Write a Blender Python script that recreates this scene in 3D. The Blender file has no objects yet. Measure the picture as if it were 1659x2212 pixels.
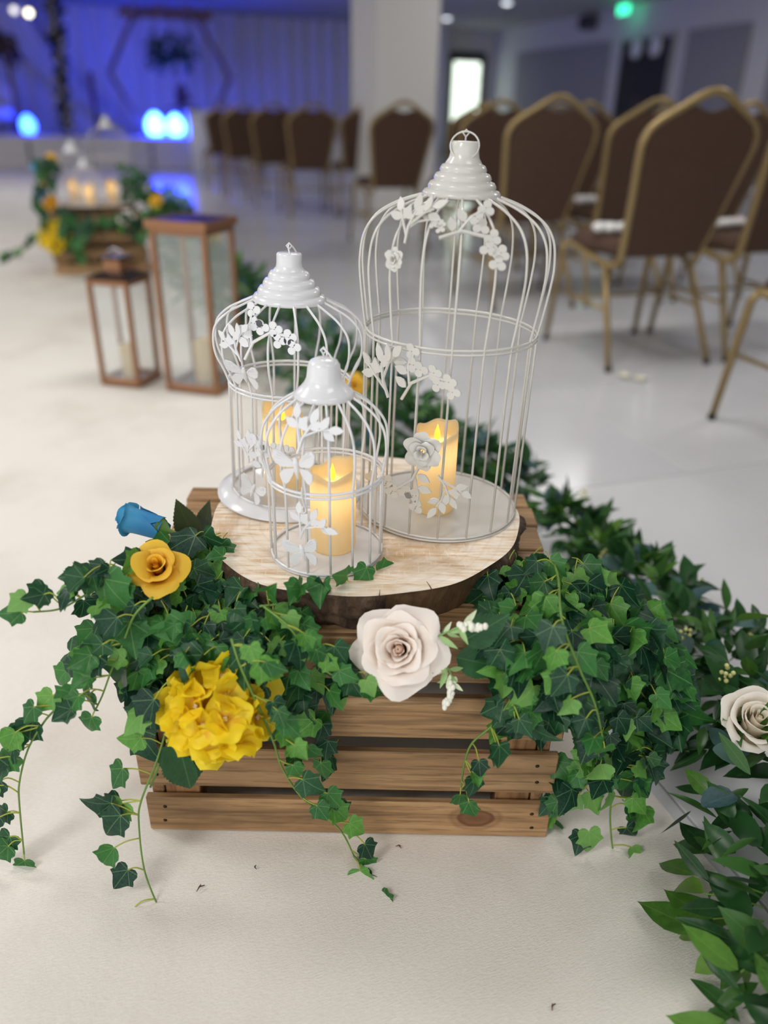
import bpy, bmesh, math, random
from mathutils import Vector, Matrix
random.seed(7)
R_ = random.Random(11)
D2R = math.radians
scene = bpy.context.scene
COL = scene.collection

# ------------------------------------------------------------------ camera
F = 1661.0; CX, CY = 829.5, 1106.0; IW, IH = 1659, 2212
PIT, ROL, CAMH = D2R(27.1), D2R(1.2), .88
cf = Vector((0, math.cos(PIT), -math.sin(PIT)))
cr0 = Vector((1, 0, 0)); cu0 = Vector((0, math.sin(PIT), math.cos(PIT)))
cr = cr0*math.cos(ROL)+cu0*math.sin(ROL); cu = cu0*math.cos(ROL)-cr0*math.sin(ROL)
CAM = Vector((0, 0, CAMH))
cam = bpy.data.cameras.new('camera'); camo = bpy.data.objects.new('camera', cam); COL.objects.link(camo)
cam.sensor_fit = 'VERTICAL'; cam.sensor_height = 32.0; cam.lens = F/IH*32.0
cam.clip_start = .05; cam.clip_end = 100
cam.dof.use_dof = True; cam.dof.focus_distance = .97; cam.dof.aperture_fstop = 1.5; cam.dof.aperture_blades = 0
m = Matrix((cr, cu, -cf)).transposed().to_4x4(); m.translation = CAM
camo.matrix_world = m
scene.camera = camo

# ------------------------------------------------------------------ world, large lights, exposure
scene.view_settings.view_transform = 'Standard'; scene.view_settings.look = 'None'
scene.view_settings.exposure = 0.20; scene.view_settings.gamma = 1.0; scene.view_settings.use_curve_mapping = False
w = bpy.data.worlds.new('daylight'); scene.world = w; w.use_nodes = True
w.node_tree.nodes['Background'].inputs[0].default_value = (.97, .985, 1.0, 1)
w.node_tree.nodes['Background'].inputs[1].default_value = 1.3
TH = D2R(19.5); CT, ST = math.cos(TH), math.sin(TH)
def RM(b, a, z=0.0):            # room frame: b to the right of the aisle, a along the aisle
    return Vector((b*CT-a*ST, b*ST+a*CT, z))
ROT = Matrix.Rotation(TH, 4, 'Z')
def area(name, b, a, z, sx, sy, en, col=(1, .975, .95)):
    l = bpy.data.lights.new(name, 'AREA'); l.shape = 'RECTANGLE'; l.size = sx; l.size_y = sy
    l.energy = en; l.color = col
    o = bpy.data.objects.new(name, l); COL.objects.link(o)
    o.matrix_world = Matrix.Translation(RM(b, a, z)) @ ROT
    return o
CEIL = 2.78
for li, (b, a, e) in enumerate(((-2.2, -.6, 44), (-2.2, 2.6, 44), (-2.2, 6.4, 30), (1.0, -.6, 10), (1.0, 2.4, 26), (4.2, 2.6, 22), (4.2, 6.4, 18), (0.0, 10.5, 26), (7.3, 9.5, 12), (6.0, 14.0, 14), (-3.5, 12.5, 26))):  # the last lamp is added to brighten the stage front
    area('ceiling_lamp_%d_offscreen' % (li+1), b, a, CEIL-.02, 1.2, .6, e)

# ------------------------------------------------------------------ pixel helpers (a pixel gives a direction only)
def ray(px, py): return cf*F+cr*(px-CX)-cu*(py-CY)
def atY(px, py, Y):
    d = ray(px, py); return CAM+d*(Y/d.y)
def atZ(px, py, Z):
    d = ray(px, py); return CAM+d*((Z-CAMH)/d.z)

# ------------------------------------------------------------------ scene-graph helpers
WM = {}
def tag(o, label=None, cat=None, group=None, kind=None):
    if label: o['label'] = label
    if cat: o['category'] = cat
    if group: o['group'] = group
    if kind: o['kind'] = kind
    return o
def thing(name, label, cat, loc=(0, 0, 0), rot=None, group=None):
    o = bpy.data.objects.new(name, None); o.empty_display_size = .05; COL.objects.link(o)
    M = Matrix.Translation(Vector(loc)) @ (rot.to_4x4() if rot is not None else Matrix())
    o.matrix_basis = M; WM[o] = M
    return tag(o, label, cat, group)
def link(name, me, parent=None, M=None):
    """link mesh data as an object whose WORLD matrix is M"""
    o = bpy.data.objects.new(name, me); COL.objects.link(o)
    M = M if M is not None else Matrix()
    WM[o] = M
    if parent is not None:
        o.parent = parent; o.matrix_basis = WM[parent].inverted() @ M
    else: o.matrix_basis = M
    return o
class MB:
    def __init__(s): s.v = []; s.f = []
    def add(s, vs, fs):
        n = len(s.v); s.v += [tuple(v) for v in vs]; s.f += [tuple(i+n for i in f) for f in fs]; return s
    def box(s, x0, x1, y0, y1, z0, z1, M=None):
        vs = [Vector((x, y, z)) for z in (z0, z1) for y in (y0, y1) for x in (x0, x1)]
        if M is not None: vs = [M @ v for v in vs]
        return s.add(vs, [(0, 2, 3, 1), (4, 5, 7, 6), (0, 1, 5, 4), (2, 6, 7, 3), (0, 4, 6, 2), (1, 3, 7, 5)])
    def cbox(s, x0, x1, y0, y1, z0, z1, c=.002):
        """chamfered box"""
        bm = bmesh.new(); bmesh.ops.create_cube(bm, size=1)
        for v in bm.verts: v.co = Vector(((x0+x1)/2+v.co.x*(x1-x0), (y0+y1)/2+v.co.y*(y1-y0), (z0+z1)/2+v.co.z*(z1-z0)))
        bmesh.ops.bevel(bm, geom=bm.edges[:], offset=c, segments=1, affect='EDGES')
        bm.verts.index_update(); s.add([v.co for v in bm.verts], [[v.index for v in f.verts] for f in bm.faces]); bm.free(); return s
    def tube(s, pts, r, n=6, closed=False, cap=True):
        pts = [Vector(p) for p in pts]; N = len(pts)
        rs = r if isinstance(r, (list, tuple)) else [r]*N
        up = None; vs = []
        for i, p in enumerate(pts):
            if closed: t = pts[(i+1) % N]-pts[i-1]
            else: t = pts[min(i+1, N-1)]-pts[max(i-1, 0)]
            if t.length < 1e-9: t = Vector((0, 0, 1))
            t.normalize()
            if up is None: up = t.orthogonal().normalized()
            else:
                up = up-t*up.dot(t)
                up = up.normalized() if up.length > 1e-6 else t.orthogonal().normalized()
            q = t.cross(up)
            for k in range(n):
                a = 2*math.pi*k/n; vs.append(p+(up*math.cos(a)+q*math.sin(a))*rs[i])
        fs = []
        for i in range(N if closed else N-1):
            j = (i+1) % N
            for k in range(n):
                k2 = (k+1) % n; fs.append((i*n+k, i*n+k2, j*n+k2, j*n+k))
        if cap and not closed: fs.append(tuple(range(n))[::-1]); fs.append(tuple((N-1)*n+k for k in range(n)))
        return s.add(vs, fs)
    def lathe(s, prof, n=32, c=(0, 0, 0), capb=False, capt=False, wob=None):
        c = Vector(c); vs = []; fs = []
        for i, (r, z) in enumerate(prof):
            for k in range(n):
                a = 2*math.pi*k/n; rr = r*(wob(a, z) if wob else 1)
                vs.append(c+Vector((rr*math.cos(a), rr*math.sin(a), z)))
        for i in range(len(prof)-1):
            for k in range(n):
                k2 = (k+1) % n; fs.append((i*n+k, i*n+k2, (i+1)*n+k2, (i+1)*n+k))
        if capb: fs.append(tuple(range(n))[::-1])
        if capt: fs.append(tuple((len(prof)-1)*n+k for k in range(n)))
        return s.add(vs, fs)
    def prism(s, outline, t, M=None):
        """flat outline (x,y) extruded in z by t"""
        n = len(outline)
        vs = [Vector((x, y, -t/2)) for x, y in outline]+[Vector((x, y, t/2)) for x, y in outline]
        if M is not None: vs = [M @ v for v in vs]
        return s.add(vs, [tuple(range(n))[::-1], tuple(range(n, 2*n))]+[(i, (i+1) % n, n+(i+1) % n, n+i) for i in range(n)])
    def grid(s, fn, nu, nv):
        vs = [fn(i/nu, j/nv) for j in range(nv+1) for i in range(nu+1)]
        fs = [(j*(nu+1)+i, j*(nu+1)+i+1, (j+1)*(nu+1)+i+1, (j+1)*(nu+1)+i) for j in range(nv) for i in range(nu)]
        return s.add(vs, fs)
    def ball(s, c, r, n=8, k=6, sc=(1, 1, 1)):
        c = Vector(c)
        return s.lathe([(max(r*math.sin(math.pi*i/k), 1e-4)*1.0, -r*math.cos(math.pi*i/k)*sc[2]) for i in range(k+1)], n, c)
    def mesh(s, name, mat, smooth=True):
        me = bpy.data.meshes.new(name); me.from_pydata(s.v, [], s.f); me.update()
        if mat is not None: me.materials.append(mat)
        if smooth: me.polygons.foreach_set('use_smooth', [True]*len(me.polygons))
        return me
    def obj(s, name, mat, parent=None, M=None, smooth=True):
        """vertices are in world space unless M given"""
        me = s.mesh(name, mat, smooth)
        return link(name, me, parent, M)
def sharp(o, ang=35):
    me = o.data
    bm = bmesh.new(); bm.from_mesh(me)
    for e in bm.edges:
        if len(e.link_faces) == 2 and e.calc_face_angle(0) > D2R(ang): e.smooth = False
    bm.to_mesh(me); bm.free(); return o
def spline(P, n=8):
    P = [Vector(p) for p in P]; out = []
    for i in range(len(P)-1):
        p0, p1, p2, p3 = P[max(i-1, 0)], P[i], P[i+1], P[min(i+2, len(P)-1)]
        for k in range(n):
            t = k/n
            out.append(.5*((2*p1)+(p2-p0)*t+(2*p0-5*p1+4*p2-p3)*t*t+(3*p1-p0-3*p2+p3)*t**3))
    out.append(P[-1]); return out
def basis(loc, tip, nrm, s=1.0):
    """local Y = tip, local Z ~ nrm"""
    y = Vector(tip).normalized(); z = Vector(nrm); z = z-y*z.dot(y)
    z = z.normalized() if z.length > 1e-5 else y.orthogonal().normalized()
    x = y.cross(z)
    M = Matrix((x, y, z)).transposed().to_4x4()
    M = M @ Matrix.Diagonal((s, s, s, 1)); M.translation = Vector(loc); return M
def rv(r=None):
    r = r or R_
    while 1:
        v = Vector((r.uniform(-1, 1), r.uniform(-1, 1), r.uniform(-1, 1)))
        if .05 < v.length < 1: return v.normalized()

# ------------------------------------------------------------------ materials
def srgb(r, g, b):
    f = lambda c: (c/255/12.92) if c/255 <= .04045 else ((c/255+.055)/1.055)**2.4
    return (f(r), f(g), f(b), 1)
class NT:
    def __init__(s, name):
        s.m = bpy.data.materials.new(name); s.m.use_nodes = True; s.t = s.m.node_tree; s.n = s.t.nodes
        s.b = s.n['Principled BSDF']
    def new(s, ty, **kw):
        x = s.n.new(ty)
        for k, v in kw.items(): setattr(x, k, v)
        return x
    def l(s, a, b): s.t.links.new(a, b)
    def set(s, **kw):
        for k, v in kw.items(): s.b.inputs[k.replace('_', ' ')].default_value = v
        return s
    def math(s, op, a, b=None, c=None):
        x = s.new('ShaderNodeMath', operation=op)
        for i, v in enumerate((a, b, c)):
            if v is None: continue
            if isinstance(v, (int, float)): x.inputs[i].default_value = v
            else: s.l(v, x.inputs[i])
        return x.outputs[0]
    def coords(s, scale=(1, 1, 1), kind='Object', rnd=0.0, rot=(0, 0, 0)):
        tc = s.new('ShaderNodeTexCoord'); mp = s.new('ShaderNodeMapping'); mp.inputs['Scale'].default_value = scale; mp.inputs['Rotation'].default_value = rot
        s.l(tc.outputs[kind], mp.inputs[0])
        if rnd:
            oi = s.new('ShaderNodeObjectInfo'); k = s.math('MULTIPLY', oi.outputs['Random'], rnd)
            cb = s.new('ShaderNodeCombineXYZ')
            for i in range(3): s.l(k, cb.inputs[i])
            s.l(cb.outputs[0], mp.inputs['Location'])
        return mp.outputs[0]
    def noise(s, vec, scale=5, detail=4, rough=.5, dist=0.0):
        x = s.new('ShaderNodeTexNoise'); x.inputs['Scale'].default_value = scale; x.inputs['Detail'].default_value = detail
        x.inputs['Roughness'].default_value = rough; x.inputs['Distortion'].default_value = dist
        if vec is not None: s.l(vec, x.inputs['Vector'])
        return x.outputs['Fac']
    def ramp(s, fac, stops, interp='LINEAR'):
        x = s.new('ShaderNodeValToRGB'); x.color_ramp.interpolation = interp
        e = x.color_ramp.elements
        while len(e) < len(stops): e.new(.5)
        for i, (p, c) in enumerate(stops): e[i].position = p; e[i].color = c if len(c) == 4 else (*c, 1)
        s.l(fac, x.inputs[0]); return x.outputs[0]
    def mix(s, fac, a, b, mode='MIX'):
        x = s.new('ShaderNodeMix', data_type='RGBA', blend_type=mode)
        for sock, v in ((x.inputs[0], fac), (x.inputs[6], a), (x.inputs[7], b)):
            if isinstance(v, (int, float)): sock.default_value = v
            elif isinstance(v, tuple): sock.default_value = v if len(v) == 4 else (*v, 1)
            else: s.l(v, sock)
        return x.outputs[2]
    def col(s, c): s.l(c, s.b.inputs['Base Color']); return s
    def bump(s, h, strength=.3, dist=.002):
        x = s.new('ShaderNodeBump'); x.inputs['Strength'].default_value = strength; x.inputs['Distance'].default_value = dist
        s.l(h, x.inputs['Height']); s.l(x.outputs[0], s.b.inputs['Normal']); return s
MATS = {}
def plain(name, c, rough=.6, metal=0.0, var=0.0, vs=8, **kw):
    if name in MATS: return MATS[name]
    t = NT(name); t.set(Roughness=rough, Metallic=metal)
    c = c if len(c) == 4 else (*c, 1)
    if var:
        f = t.noise(t.coords(rnd=9.0), vs, 4)
        t.col(t.ramp(f, [(.3, tuple(x*(1-var) for x in c[:3])), (.7, tuple(min(1, x*(1+var)) for x in c[:3]))]))
    else: t.b.inputs['Base Color'].default_value = c
    for k, v in kw.items(): t.b.inputs[k.replace('_', ' ')].default_value = v
    MATS[name] = t.m; return t.m
def wood(name, lo, mid, hi, axis=0, knot=None, rough=.65):
    t = NT(name); t.set(Roughness=rough)
    sc = [26, 26, 26]; sc[axis] = 1.6
    v = t.coords(tuple(sc), rnd=37.0)
    g = t.noise(v, 1.6, 6, .62, 1.2)
    sc2 = [160, 160, 160]; sc2[axis] = 5
    g2 = t.noise(t.coords(tuple(sc2), rnd=11.0), 1.3, 3, .7)
    blot = t.noise(t.coords((5, 9, 9), rnd=5.0), 1.4, 4, .6)
    c = t.ramp(g, [(.28, lo), (.5, mid), (.72, hi)])
    c = t.mix(t.math('MULTIPLY', t.math('GREATER_THAN', g2, .57), .38), c, tuple(x*.45 for x in lo[:3]))
    c = t.mix(t.ramp(blot, [(.5, (0, 0, 0)), (.75, (.55, .55, .55))]), c, tuple(x*.6 for x in lo[:3]))
    oi = t.new('ShaderNodeObjectInfo')
    hs = t.new('ShaderNodeHueSaturation'); t.l(c, hs.inputs['Color'])
    t.l(t.math('ADD', t.math('MULTIPLY', oi.outputs['Random'], .35), .85), hs.inputs['Value'])
    c = hs.outputs[0]
    if knot:
        tc = t.new('ShaderNodeTexCoord'); sp = t.new('ShaderNodeSeparateXYZ'); t.l(tc.outputs['Object'], sp.inputs[0])
        dx = t.math('DIVIDE', t.math('SUBTRACT', sp.outputs[0], knot[0]), knot[2]); dz = t.math('DIVIDE', t.math('SUBTRACT', sp.outputs[2], knot[1]), knot[3])
        d = t.math('SQRT', t.math('ADD', t.math('MULTIPLY', dx, dx), t.math('MULTIPLY', dz, dz)))
        d = t.math('ADD', d, t.math('MULTIPLY', t.math('SUBTRACT', t.noise(t.coords((40, 40, 40)), 1.5, 2), .5), .35))
        k = t.ramp(t.math('MULTIPLY', d, .4), [(.0, (.9, .9, .9)), (.3, (.75, .75, .75)), (.42, (1, 1, 1)), (.5, (.25, .25, .25)), (.62, (.4, .4, .4)), (.72, (0, 0, 0))])
        c = t.mix(k, c, srgb(104, 62, 30))
    t.col(c); t.bump(g2, .35, .0015)
    MATS[name] = t.m; return t.m
def leafmat(name, dark, mid, light, veins='ivy', vein_col=(.35, .5, .2), rough=.42, vf=.45):
    t = NT(name); t.set(Roughness=rough)
    oi = t.new('ShaderNodeObjectInfo')
    c = t.ramp(oi.outputs['Random'], [(0, dark), (.5, mid), (1, light)])
    tc = t.new('ShaderNodeTexCoord'); sp = t.new('ShaderNodeSeparateXYZ'); t.l(tc.outputs['Object'], sp.inputs[0])
    n = t.noise(t.coords((6, 6, 6), rnd=7), 1.0, 4, .6)
    c = t.mix(t.math('MULTIPLY', t.math('SUBTRACT', n, .35), .9), c, tuple(min(1, x*1.8+.01) for x in mid[:3]))
    x, y = sp.outputs[0], sp.outputs[1]
    if veins == 'ivy':
        a = t.math('ABSOLUTE', t.math('ARCTAN2', x, y)); r = t.math('SQRT', t.math('ADD', t.math('MULTIPLY', x, x), t.math('MULTIPLY', y, y)))
        tot = None
        for ang in (0, .78, 1.75):
            d = t.math('MULTIPLY', t.math('ABSOLUTE', t.math('SUBTRACT', a, ang)), r)
            k = t.math('LESS_THAN', d, .014)
            tot = k if tot is None else t.math('MAXIMUM', tot, k)
        # fine net of side veins
        vo = t.new('ShaderNodeTexVoronoi', feature='DISTANCE_TO_EDGE'); vo.inputs['Scale'].default_value = 7
        t.l(tc.outputs['Object'], vo.inputs['Vector'])
        tot = t.math('MAXIMUM', tot, t.math('MULTIPLY', t.math('LESS_THAN', vo.outputs['Distance'], .018), .35))
    else:
        k0 = t.math('LESS_THAN', t.math('ABSOLUTE', x), .010)
        s = t.math('ADD', t.math('MULTIPLY', t.math('ABSOLUTE', x), -1.2), y)
        fr = t.math('ABSOLUTE', t.math('SUBTRACT', t.math('FRACT', t.math('MULTIPLY', s, 9)), .5))
        tot = t.math('MAXIMUM', k0, t.math('MULTIPLY', t.math('LESS_THAN', fr, .04), .3))
    c = t.mix(t.math('MULTIPLY', tot, vf), c, vein_col)
    t.col(c)
    try: t.b.inputs['Specular IOR Level'].default_value = .35
    except KeyError: pass
    # thin leaves let some light through
    tr = t.new('ShaderNodeBsdfTranslucent'); t.l(c, tr.inputs[0])
    mx = t.new('ShaderNodeMixShader'); mx.inputs[0].default_value = .22
    out = t.n['Material Output']; t.l(t.b.outputs[0], mx.inputs[1]); t.l(tr.outputs[0], mx.inputs[2]); t.l(mx.outputs[0], out.inputs[0])
    t.m.use_backface_culling = False
    MATS[name] = t.m; return t.m
def petalmat(name, c, edge, rough=.55, trans=.3, lo=0.0, hi=1.0):
    """colour of the petal itself runs from its foot (c) to its rim (edge) along the local height attribute"""
    t = NT(name); t.set(Roughness=rough)
    at = t.new('ShaderNodeAttribute'); at.attribute_name = 'pv'
    n = t.noise(t.coords((40, 40, 40), rnd=5), 1.2, 3)
    f = t.math('ADD', at.outputs['Fac'], t.math('MULTIPLY', t.math('SUBTRACT', n, .5), .3))
    col = t.ramp(f, [(lo, c), (hi, edge)]); t.col(col)
    tr = t.new('ShaderNodeBsdfTranslucent'); t.l(col, tr.inputs[0])
    mx = t.new('ShaderNodeMixShader'); mx.inputs[0].default_value = trans
    t.l(t.b.outputs[0], mx.inputs[1]); t.l(tr.outputs[0], mx.inputs[2]); t.l(mx.outputs[0], t.n['Material Output'].inputs[0])
    MATS[name] = t.m; return t.m
def emis(name, c, s):
    t = NT(name); t.set(Emission_Strength=s); t.b.inputs['Emission Color'].default_value = (*c, 1); t.b.inputs['Base Color'].default_value = (*c, 1)
    return t.m

CRATE = wood('crate_wood', srgb(102, 77, 50), srgb(157, 122, 83), srgb(184, 150, 108))
CRATEK = wood('crate_wood_knot', srgb(102, 77, 50), srgb(157, 122, 83), srgb(184, 150, 108), knot=(.172, .035, .022, .014))
CRATEY = wood('crate_wood_end', srgb(92, 66, 40), srgb(140, 105, 70), srgb(165, 128, 88), axis=1)
CRATEZ = wood('crate_wood_post', srgb(92, 66, 40), srgb(150, 108, 68), srgb(175, 132, 88), axis=2)
NAIL = plain('rusty_nail', srgb(58, 42, 34), .6, .6)
WHITE = plain('white_enamel', srgb(229, 230, 233), .22, 0, Coat_Weight=.4)
CREAM = plain('cream_enamel', srgb(212, 210, 204), .25, 0, Coat_Weight=.35)
GOLD = plain('gold_paint', srgb(152, 130, 88), .40, .45)
COPPER = plain('copper_metal', srgb(150, 108, 78), .34, .6)
DARKM = plain('dark_bronze', srgb(52, 40, 40), .22, .7)
BROWN = plain('brown_fabric', srgb(78, 56, 43), .9, 0, .12, 60)
SEATF = plain('brown_seat_fabric', srgb(78, 56, 43), .85, 0, .12, 60)
BLACKP = plain('black_rubber', srgb(35, 33, 32), .7)
IVYD = leafmat('ivy_dark', srgb(16, 50, 40), srgb(22, 66, 44), srgb(34, 84, 44), vein_col=srgb(120, 165, 110))
IVYM = leafmat('ivy_mid', srgb(30, 80, 38), srgb(46, 106, 48), srgb(62, 124, 56), vein_col=srgb(130, 170, 100))
IVYL = leafmat('ivy_light', srgb(72, 132, 52), srgb(92, 150, 62), srgb(120, 168, 92), vein_col=srgb(165, 195, 110), vf=.35)
RUSC = leafmat('ruscus_green', srgb(22, 52, 26), srgb(40, 82, 40), srgb(70, 112, 48), 'mid', srgb(100, 140, 80), .32, .3)
BROAD = leafmat('broad_green', srgb(56, 100, 36), srgb(84, 128, 48), srgb(112, 150, 64), 'mid', srgb(130, 160, 90), .35, .3)
EUCA = leafmat('eucalyptus_blue', srgb(46, 72, 76), srgb(62, 92, 96), srgb(84, 116, 108), 'mid', srgb(120, 145, 145), .5, .25)
ROSEL = leafmat('rose_leaf', srgb(30, 72, 40), srgb(42, 92, 50), srgb(56, 108, 54), 'mid', srgb(96, 140, 90), .45, .4)
ROSELD = leafmat('rose_leaf_dark', srgb(40, 52, 24), srgb(48, 60, 28), srgb(56, 68, 32), 'mid', srgb(84, 96, 54), .5, .4)
STEM = plain('vine_stem', srgb(104, 140, 58), .5, 0, .15, 30)
PETI = plain('petiole_yellow_green', srgb(158, 170, 62), .5, 0, .15, 30)

# ================================================================== STRUCTURE
def struct(o): o['kind'] = 'structure'; return o
t = NT('grout'); t.set(Roughness=.6); t.b.inputs['Base Color'].default_value = srgb(176, 177, 180); GROUT = t.m
t = NT('polished_tile'); t.set(Roughness=.17)
nf = t.noise(t.coords((1.5, 1.5, 1.5), rnd=20), 1.2, 4)
t.col(t.ramp(nf, [(.3, srgb(206, 207, 210)), (.7, srgb(216, 217, 219))])); TILE = t.m
t = NT('runner_fabric'); t.set(Roughness=.95)
v = t.coords((1, 1, 1))
mottle = t.noise(v, 2.2, 5, .6); fine = t.noise(t.coords((130, 700, 300), rot=(0, 0, -.35)), 1.0, 2)
fib = t.noise(v, 420, 2)
c = t.ramp(mottle, [(.3, srgb(218, 211, 200)), (.5, srgb(236, 231, 222)), (.75, srgb(240, 236, 228))])  # broad patches of tone, random across the runner
t.col(t.mix(.22, c, t.ramp(fine, [(.3, srgb(190, 184, 172)), (.7, srgb(240, 236, 228))])))
t.bump(t.math('ADD', t.math('MULTIPLY', fine, .7), t.math('MULTIPLY', fib, .5)), .6, .0014); RUNNER = t.m
WALLM = plain('painted_wall', srgb(214, 212, 210), .8)
CEILM = plain('painted_ceiling', srgb(180, 179, 178), .9)
PANEL = plain('grey_panel', srgb(150, 149, 150), .7)
DOORM = plain('dark_door', srgb(34, 29, 30), .4)

fl = struct(MB().box(-9, 9.5, -3, 19.5, -.06, -.004).obj('floor', GROUT, None, ROT, False))
TS = .8
tme = MB().cbox(.002, TS-.002, .002, TS-.002, -.006, 0, .0012).mesh('tile', TILE, False)
far = MB()
for ib in range(-11, 13):
    for ia in range(-3, 25):
        b0, a0 = ib*TS-.12, ia*TS
        b1, a1 = b0+TS, a0+TS
        if b1 > 9.4 or a1 > 19.4: continue
        p = RM(b0+.4, a0+.4)
        dpt = p.dot(cf)-CAM.dot(cf)
        vis = dpt > .2 and abs(p.dot(cr)/max(dpt, .3)) < .95
        if b1 < .62 and b0 > -3.5 and a1 < 15.5: continue            # under the fabric runner
        if ia < 15 and vis: link('tile', tme, fl, Matrix.Translation(RM(b0, a0)) @ ROT)
        else: far.box(b0+.002, b1-.002, a0+.002, a1-.002, -.006, 0)
o = far.obj('far_tiles', TILE, fl, ROT, False); o['kind'] = 'stuff'
o = MB().box(-3.6, .655, -3, 15.45, .0003, .0035).obj('aisle_runner', RUNNER, None, ROT, False)
tag(o, 'wide cream ribbed fabric aisle runner lying on the tiled floor', 'carpet')

struct(MB().box(-9, 9.6, -3, 19.6, CEIL, CEIL+.1).obj('ceiling', CEILM, None, ROT, False))
struct(MB().box(-9, 8.3, 19.5, 19.7, 0, CEIL).box(9.25, 9.6, 19.5, 19.7, 0, CEIL).box(8.3, 9.25, 19.5, 19.7, 2.32, CEIL).obj('wall_back', WALLM, None, ROT, False))
struct(MB().box(-9.2, -9, 4.5, 19.7, 0, CEIL).obj('wall_left_blocker', WALLM, None, ROT, False))  # unseen side wall, added to keep daylight off the far end
struct(MB().box(1.2, 9.7, -3.2, -3, 0, CEIL).obj('wall_front_blocker', WALLM, None, ROT, False))  # unseen half wall behind the camera, added to cut light from the right
struct(MB().box(9.5, 9.7, -3, 19.7, 0, CEIL).obj('wall_right', WALLM, None, ROT, False))
wr = [(14.55, 18.3, 'p'), (12.65, 14.15, 'd'), (10.9, 12.35, 'p'), (7.4, 10.4, 'p')]
k = 0
for i, (a0, a1, kd) in enumerate(wr):
    if kd == 'p':
        struct(MB().box(9.47, 9.499, a0, a1, .1, 2.26).obj('trim_%d' % (i+1), PANEL, None, ROT, False))
    else:
        d = thing('door_1', None, None, RM(9.46, (a0+a1)/2), Matrix.Rotation(TH, 3, 'Z')); struct(d)
        mid = (a0+a1)/2
        for s0, s1 in ((a0+.03, mid-.005), (mid+.005, a1-.03)):
            dl = MB().box(9.44, 9.49, s0, s1, 0, 2.2).obj('door_leaf', DOORM, d, ROT, False)
        MB().box(9.42, 9.46, mid-.12, mid-.06, .9, 1.3).box(9.42, 9.46, mid+.06, mid+.12, .9, 1.3).obj('push_plate', plain('brown_plate', srgb(92, 74, 70), .5), d, ROT, False)
        MB().box(9.43, 9.495, a0, a0+.03, 0, 2.25).box(9.43, 9.495, a1-.03, a1, 0, 2.25).box(9.43, 9.495, a0, a1, 2.2, 2.25).obj('door_frame', plain('grey_frame', srgb(180, 178, 177), .5), d, ROT, False)
        for s0 in (a0+.2, a1-.75):
            MB().lathe([(.0, 0), (.16, .0), (.17, .03), (.1, .05), (0, .055)], 16).obj('door_closer', WHITE, d, Matrix.Translation(RM(9.44, s0+.25, 2.08)) @ ROT @ Matrix.Rotation(-math.pi/2, 4, 'Y'))
# glazed door at the far end, daylight behind it
d = thing('window_1', None, None, RM(8.78, 19.5), Matrix.Rotation(TH, 3, 'Z')); struct(d)
fr = MB().box(8.3, 8.42, 19.44, 19.56, 0, 2.32).box(9.13, 9.25, 19.44, 19.56, 0, 2.32).box(8.42, 9.13, 19.44, 19.56, 2.12, 2.32).box(8.42, 9.13, 19.44, 19.56, 0, .35)
fr.obj('frame', DOORM, d, ROT, False)
GLOW = emis('daylit_pane', (.86, 1, .84), 1.7)
for ix in range(2):
    for iz in range(5):
        MB().box(8.43+.355*ix, 8.43+.355*ix+.335, 19.49, 19.51, .36+.353*iz, .36+.353*iz+.335).obj('pane', GLOW, d, ROT, False)
# pillar
o = struct(MB().cbox(2.47, 3.06, 7.42, 8.2, 0, CEIL, .01).obj('wall_pillar', WALLM, None, ROT, False))
# exit sign + speaker near the ceiling
o = MB().box(9.2, 9.24, 13.75, 14.05, 2.6, 2.74).obj('exit_sign', emis('green_sign', (.05, .9, .45), 2.2), None, ROT, False)
tag(o, 'small glowing green exit sign high on the white wall', 'sign')
t0 = thing('wall_speaker', 'dark round wall speaker beside the glowing green sign', 'speaker', RM(9.4, 15.3, 2.6))
MB().cbox(9.25, 9.495, 15.1, 15.45, 2.48, 2.72, .03).obj('body', plain('speaker_grey', srgb(80, 78, 88), .6), t0, ROT, False)
MB().cbox(9.235, 9.25, 15.13, 15.42, 2.51, 2.69, .005).obj('grille', plain('speaker_dark', srgb(50, 48, 55), .8), t0, ROT, False)
# small ceiling downlights
dl_me = MB().lathe([(.0, 0), (.06, 0), (.075, .01), (.08, .02)], 16, (0, 0, -.02)).mesh('downlight', emis('downlight_white', (.9, .95, 1), 2.5))
for (px, py), lab in zip(((965, 40), (1095, 6)), ('next to the pillar head', 'farther from the pillar, towards the wall speaker')):
    o = link('ceiling_downlight', dl_me, None, Matrix.Translation(atZ(px, py, CEIL-.001)))
    tag(o, 'small round white ceiling downlight '+lab, 'ceiling light', 'ceiling downlights')

# ------------------------------------------------------------------ stage
t = NT('stage_skirt'); t.set(Roughness=.8); t.b.inputs['Base Color'].default_value = srgb(205, 202, 196); SK = t.m
st = thing('stage', 'low grey stage platform in front of the blue lit drape', 'stage', RM(-2, 17))
MB().box(-9, 5.0, 15.55, 18.95, .44, .5).obj('deck', SK, st, ROT, False)
for i in range(14):
    MB().cbox(-8.98+i, -8.02+i, 15.53, 15.56, .006, .44, .004).obj('skirt_panel', SK, st, ROT, False)
DRAPE = plain('lavender_drape', srgb(218, 216, 216), .85, Sheen_Weight=.2)
def drape(b0, b1, a, z0, z1, pitch, amp):
    n = int((b1-b0)/pitch*8)
    return MB().grid(lambda u, v: Vector((b0+(b1-b0)*u, a+amp*math.sin(2*math.pi*(b1-b0)*u/pitch)+amp*.4*math.sin(5.3*u*(b1-b0)), z0+(z1-z0)*v)), n, 1)
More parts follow.
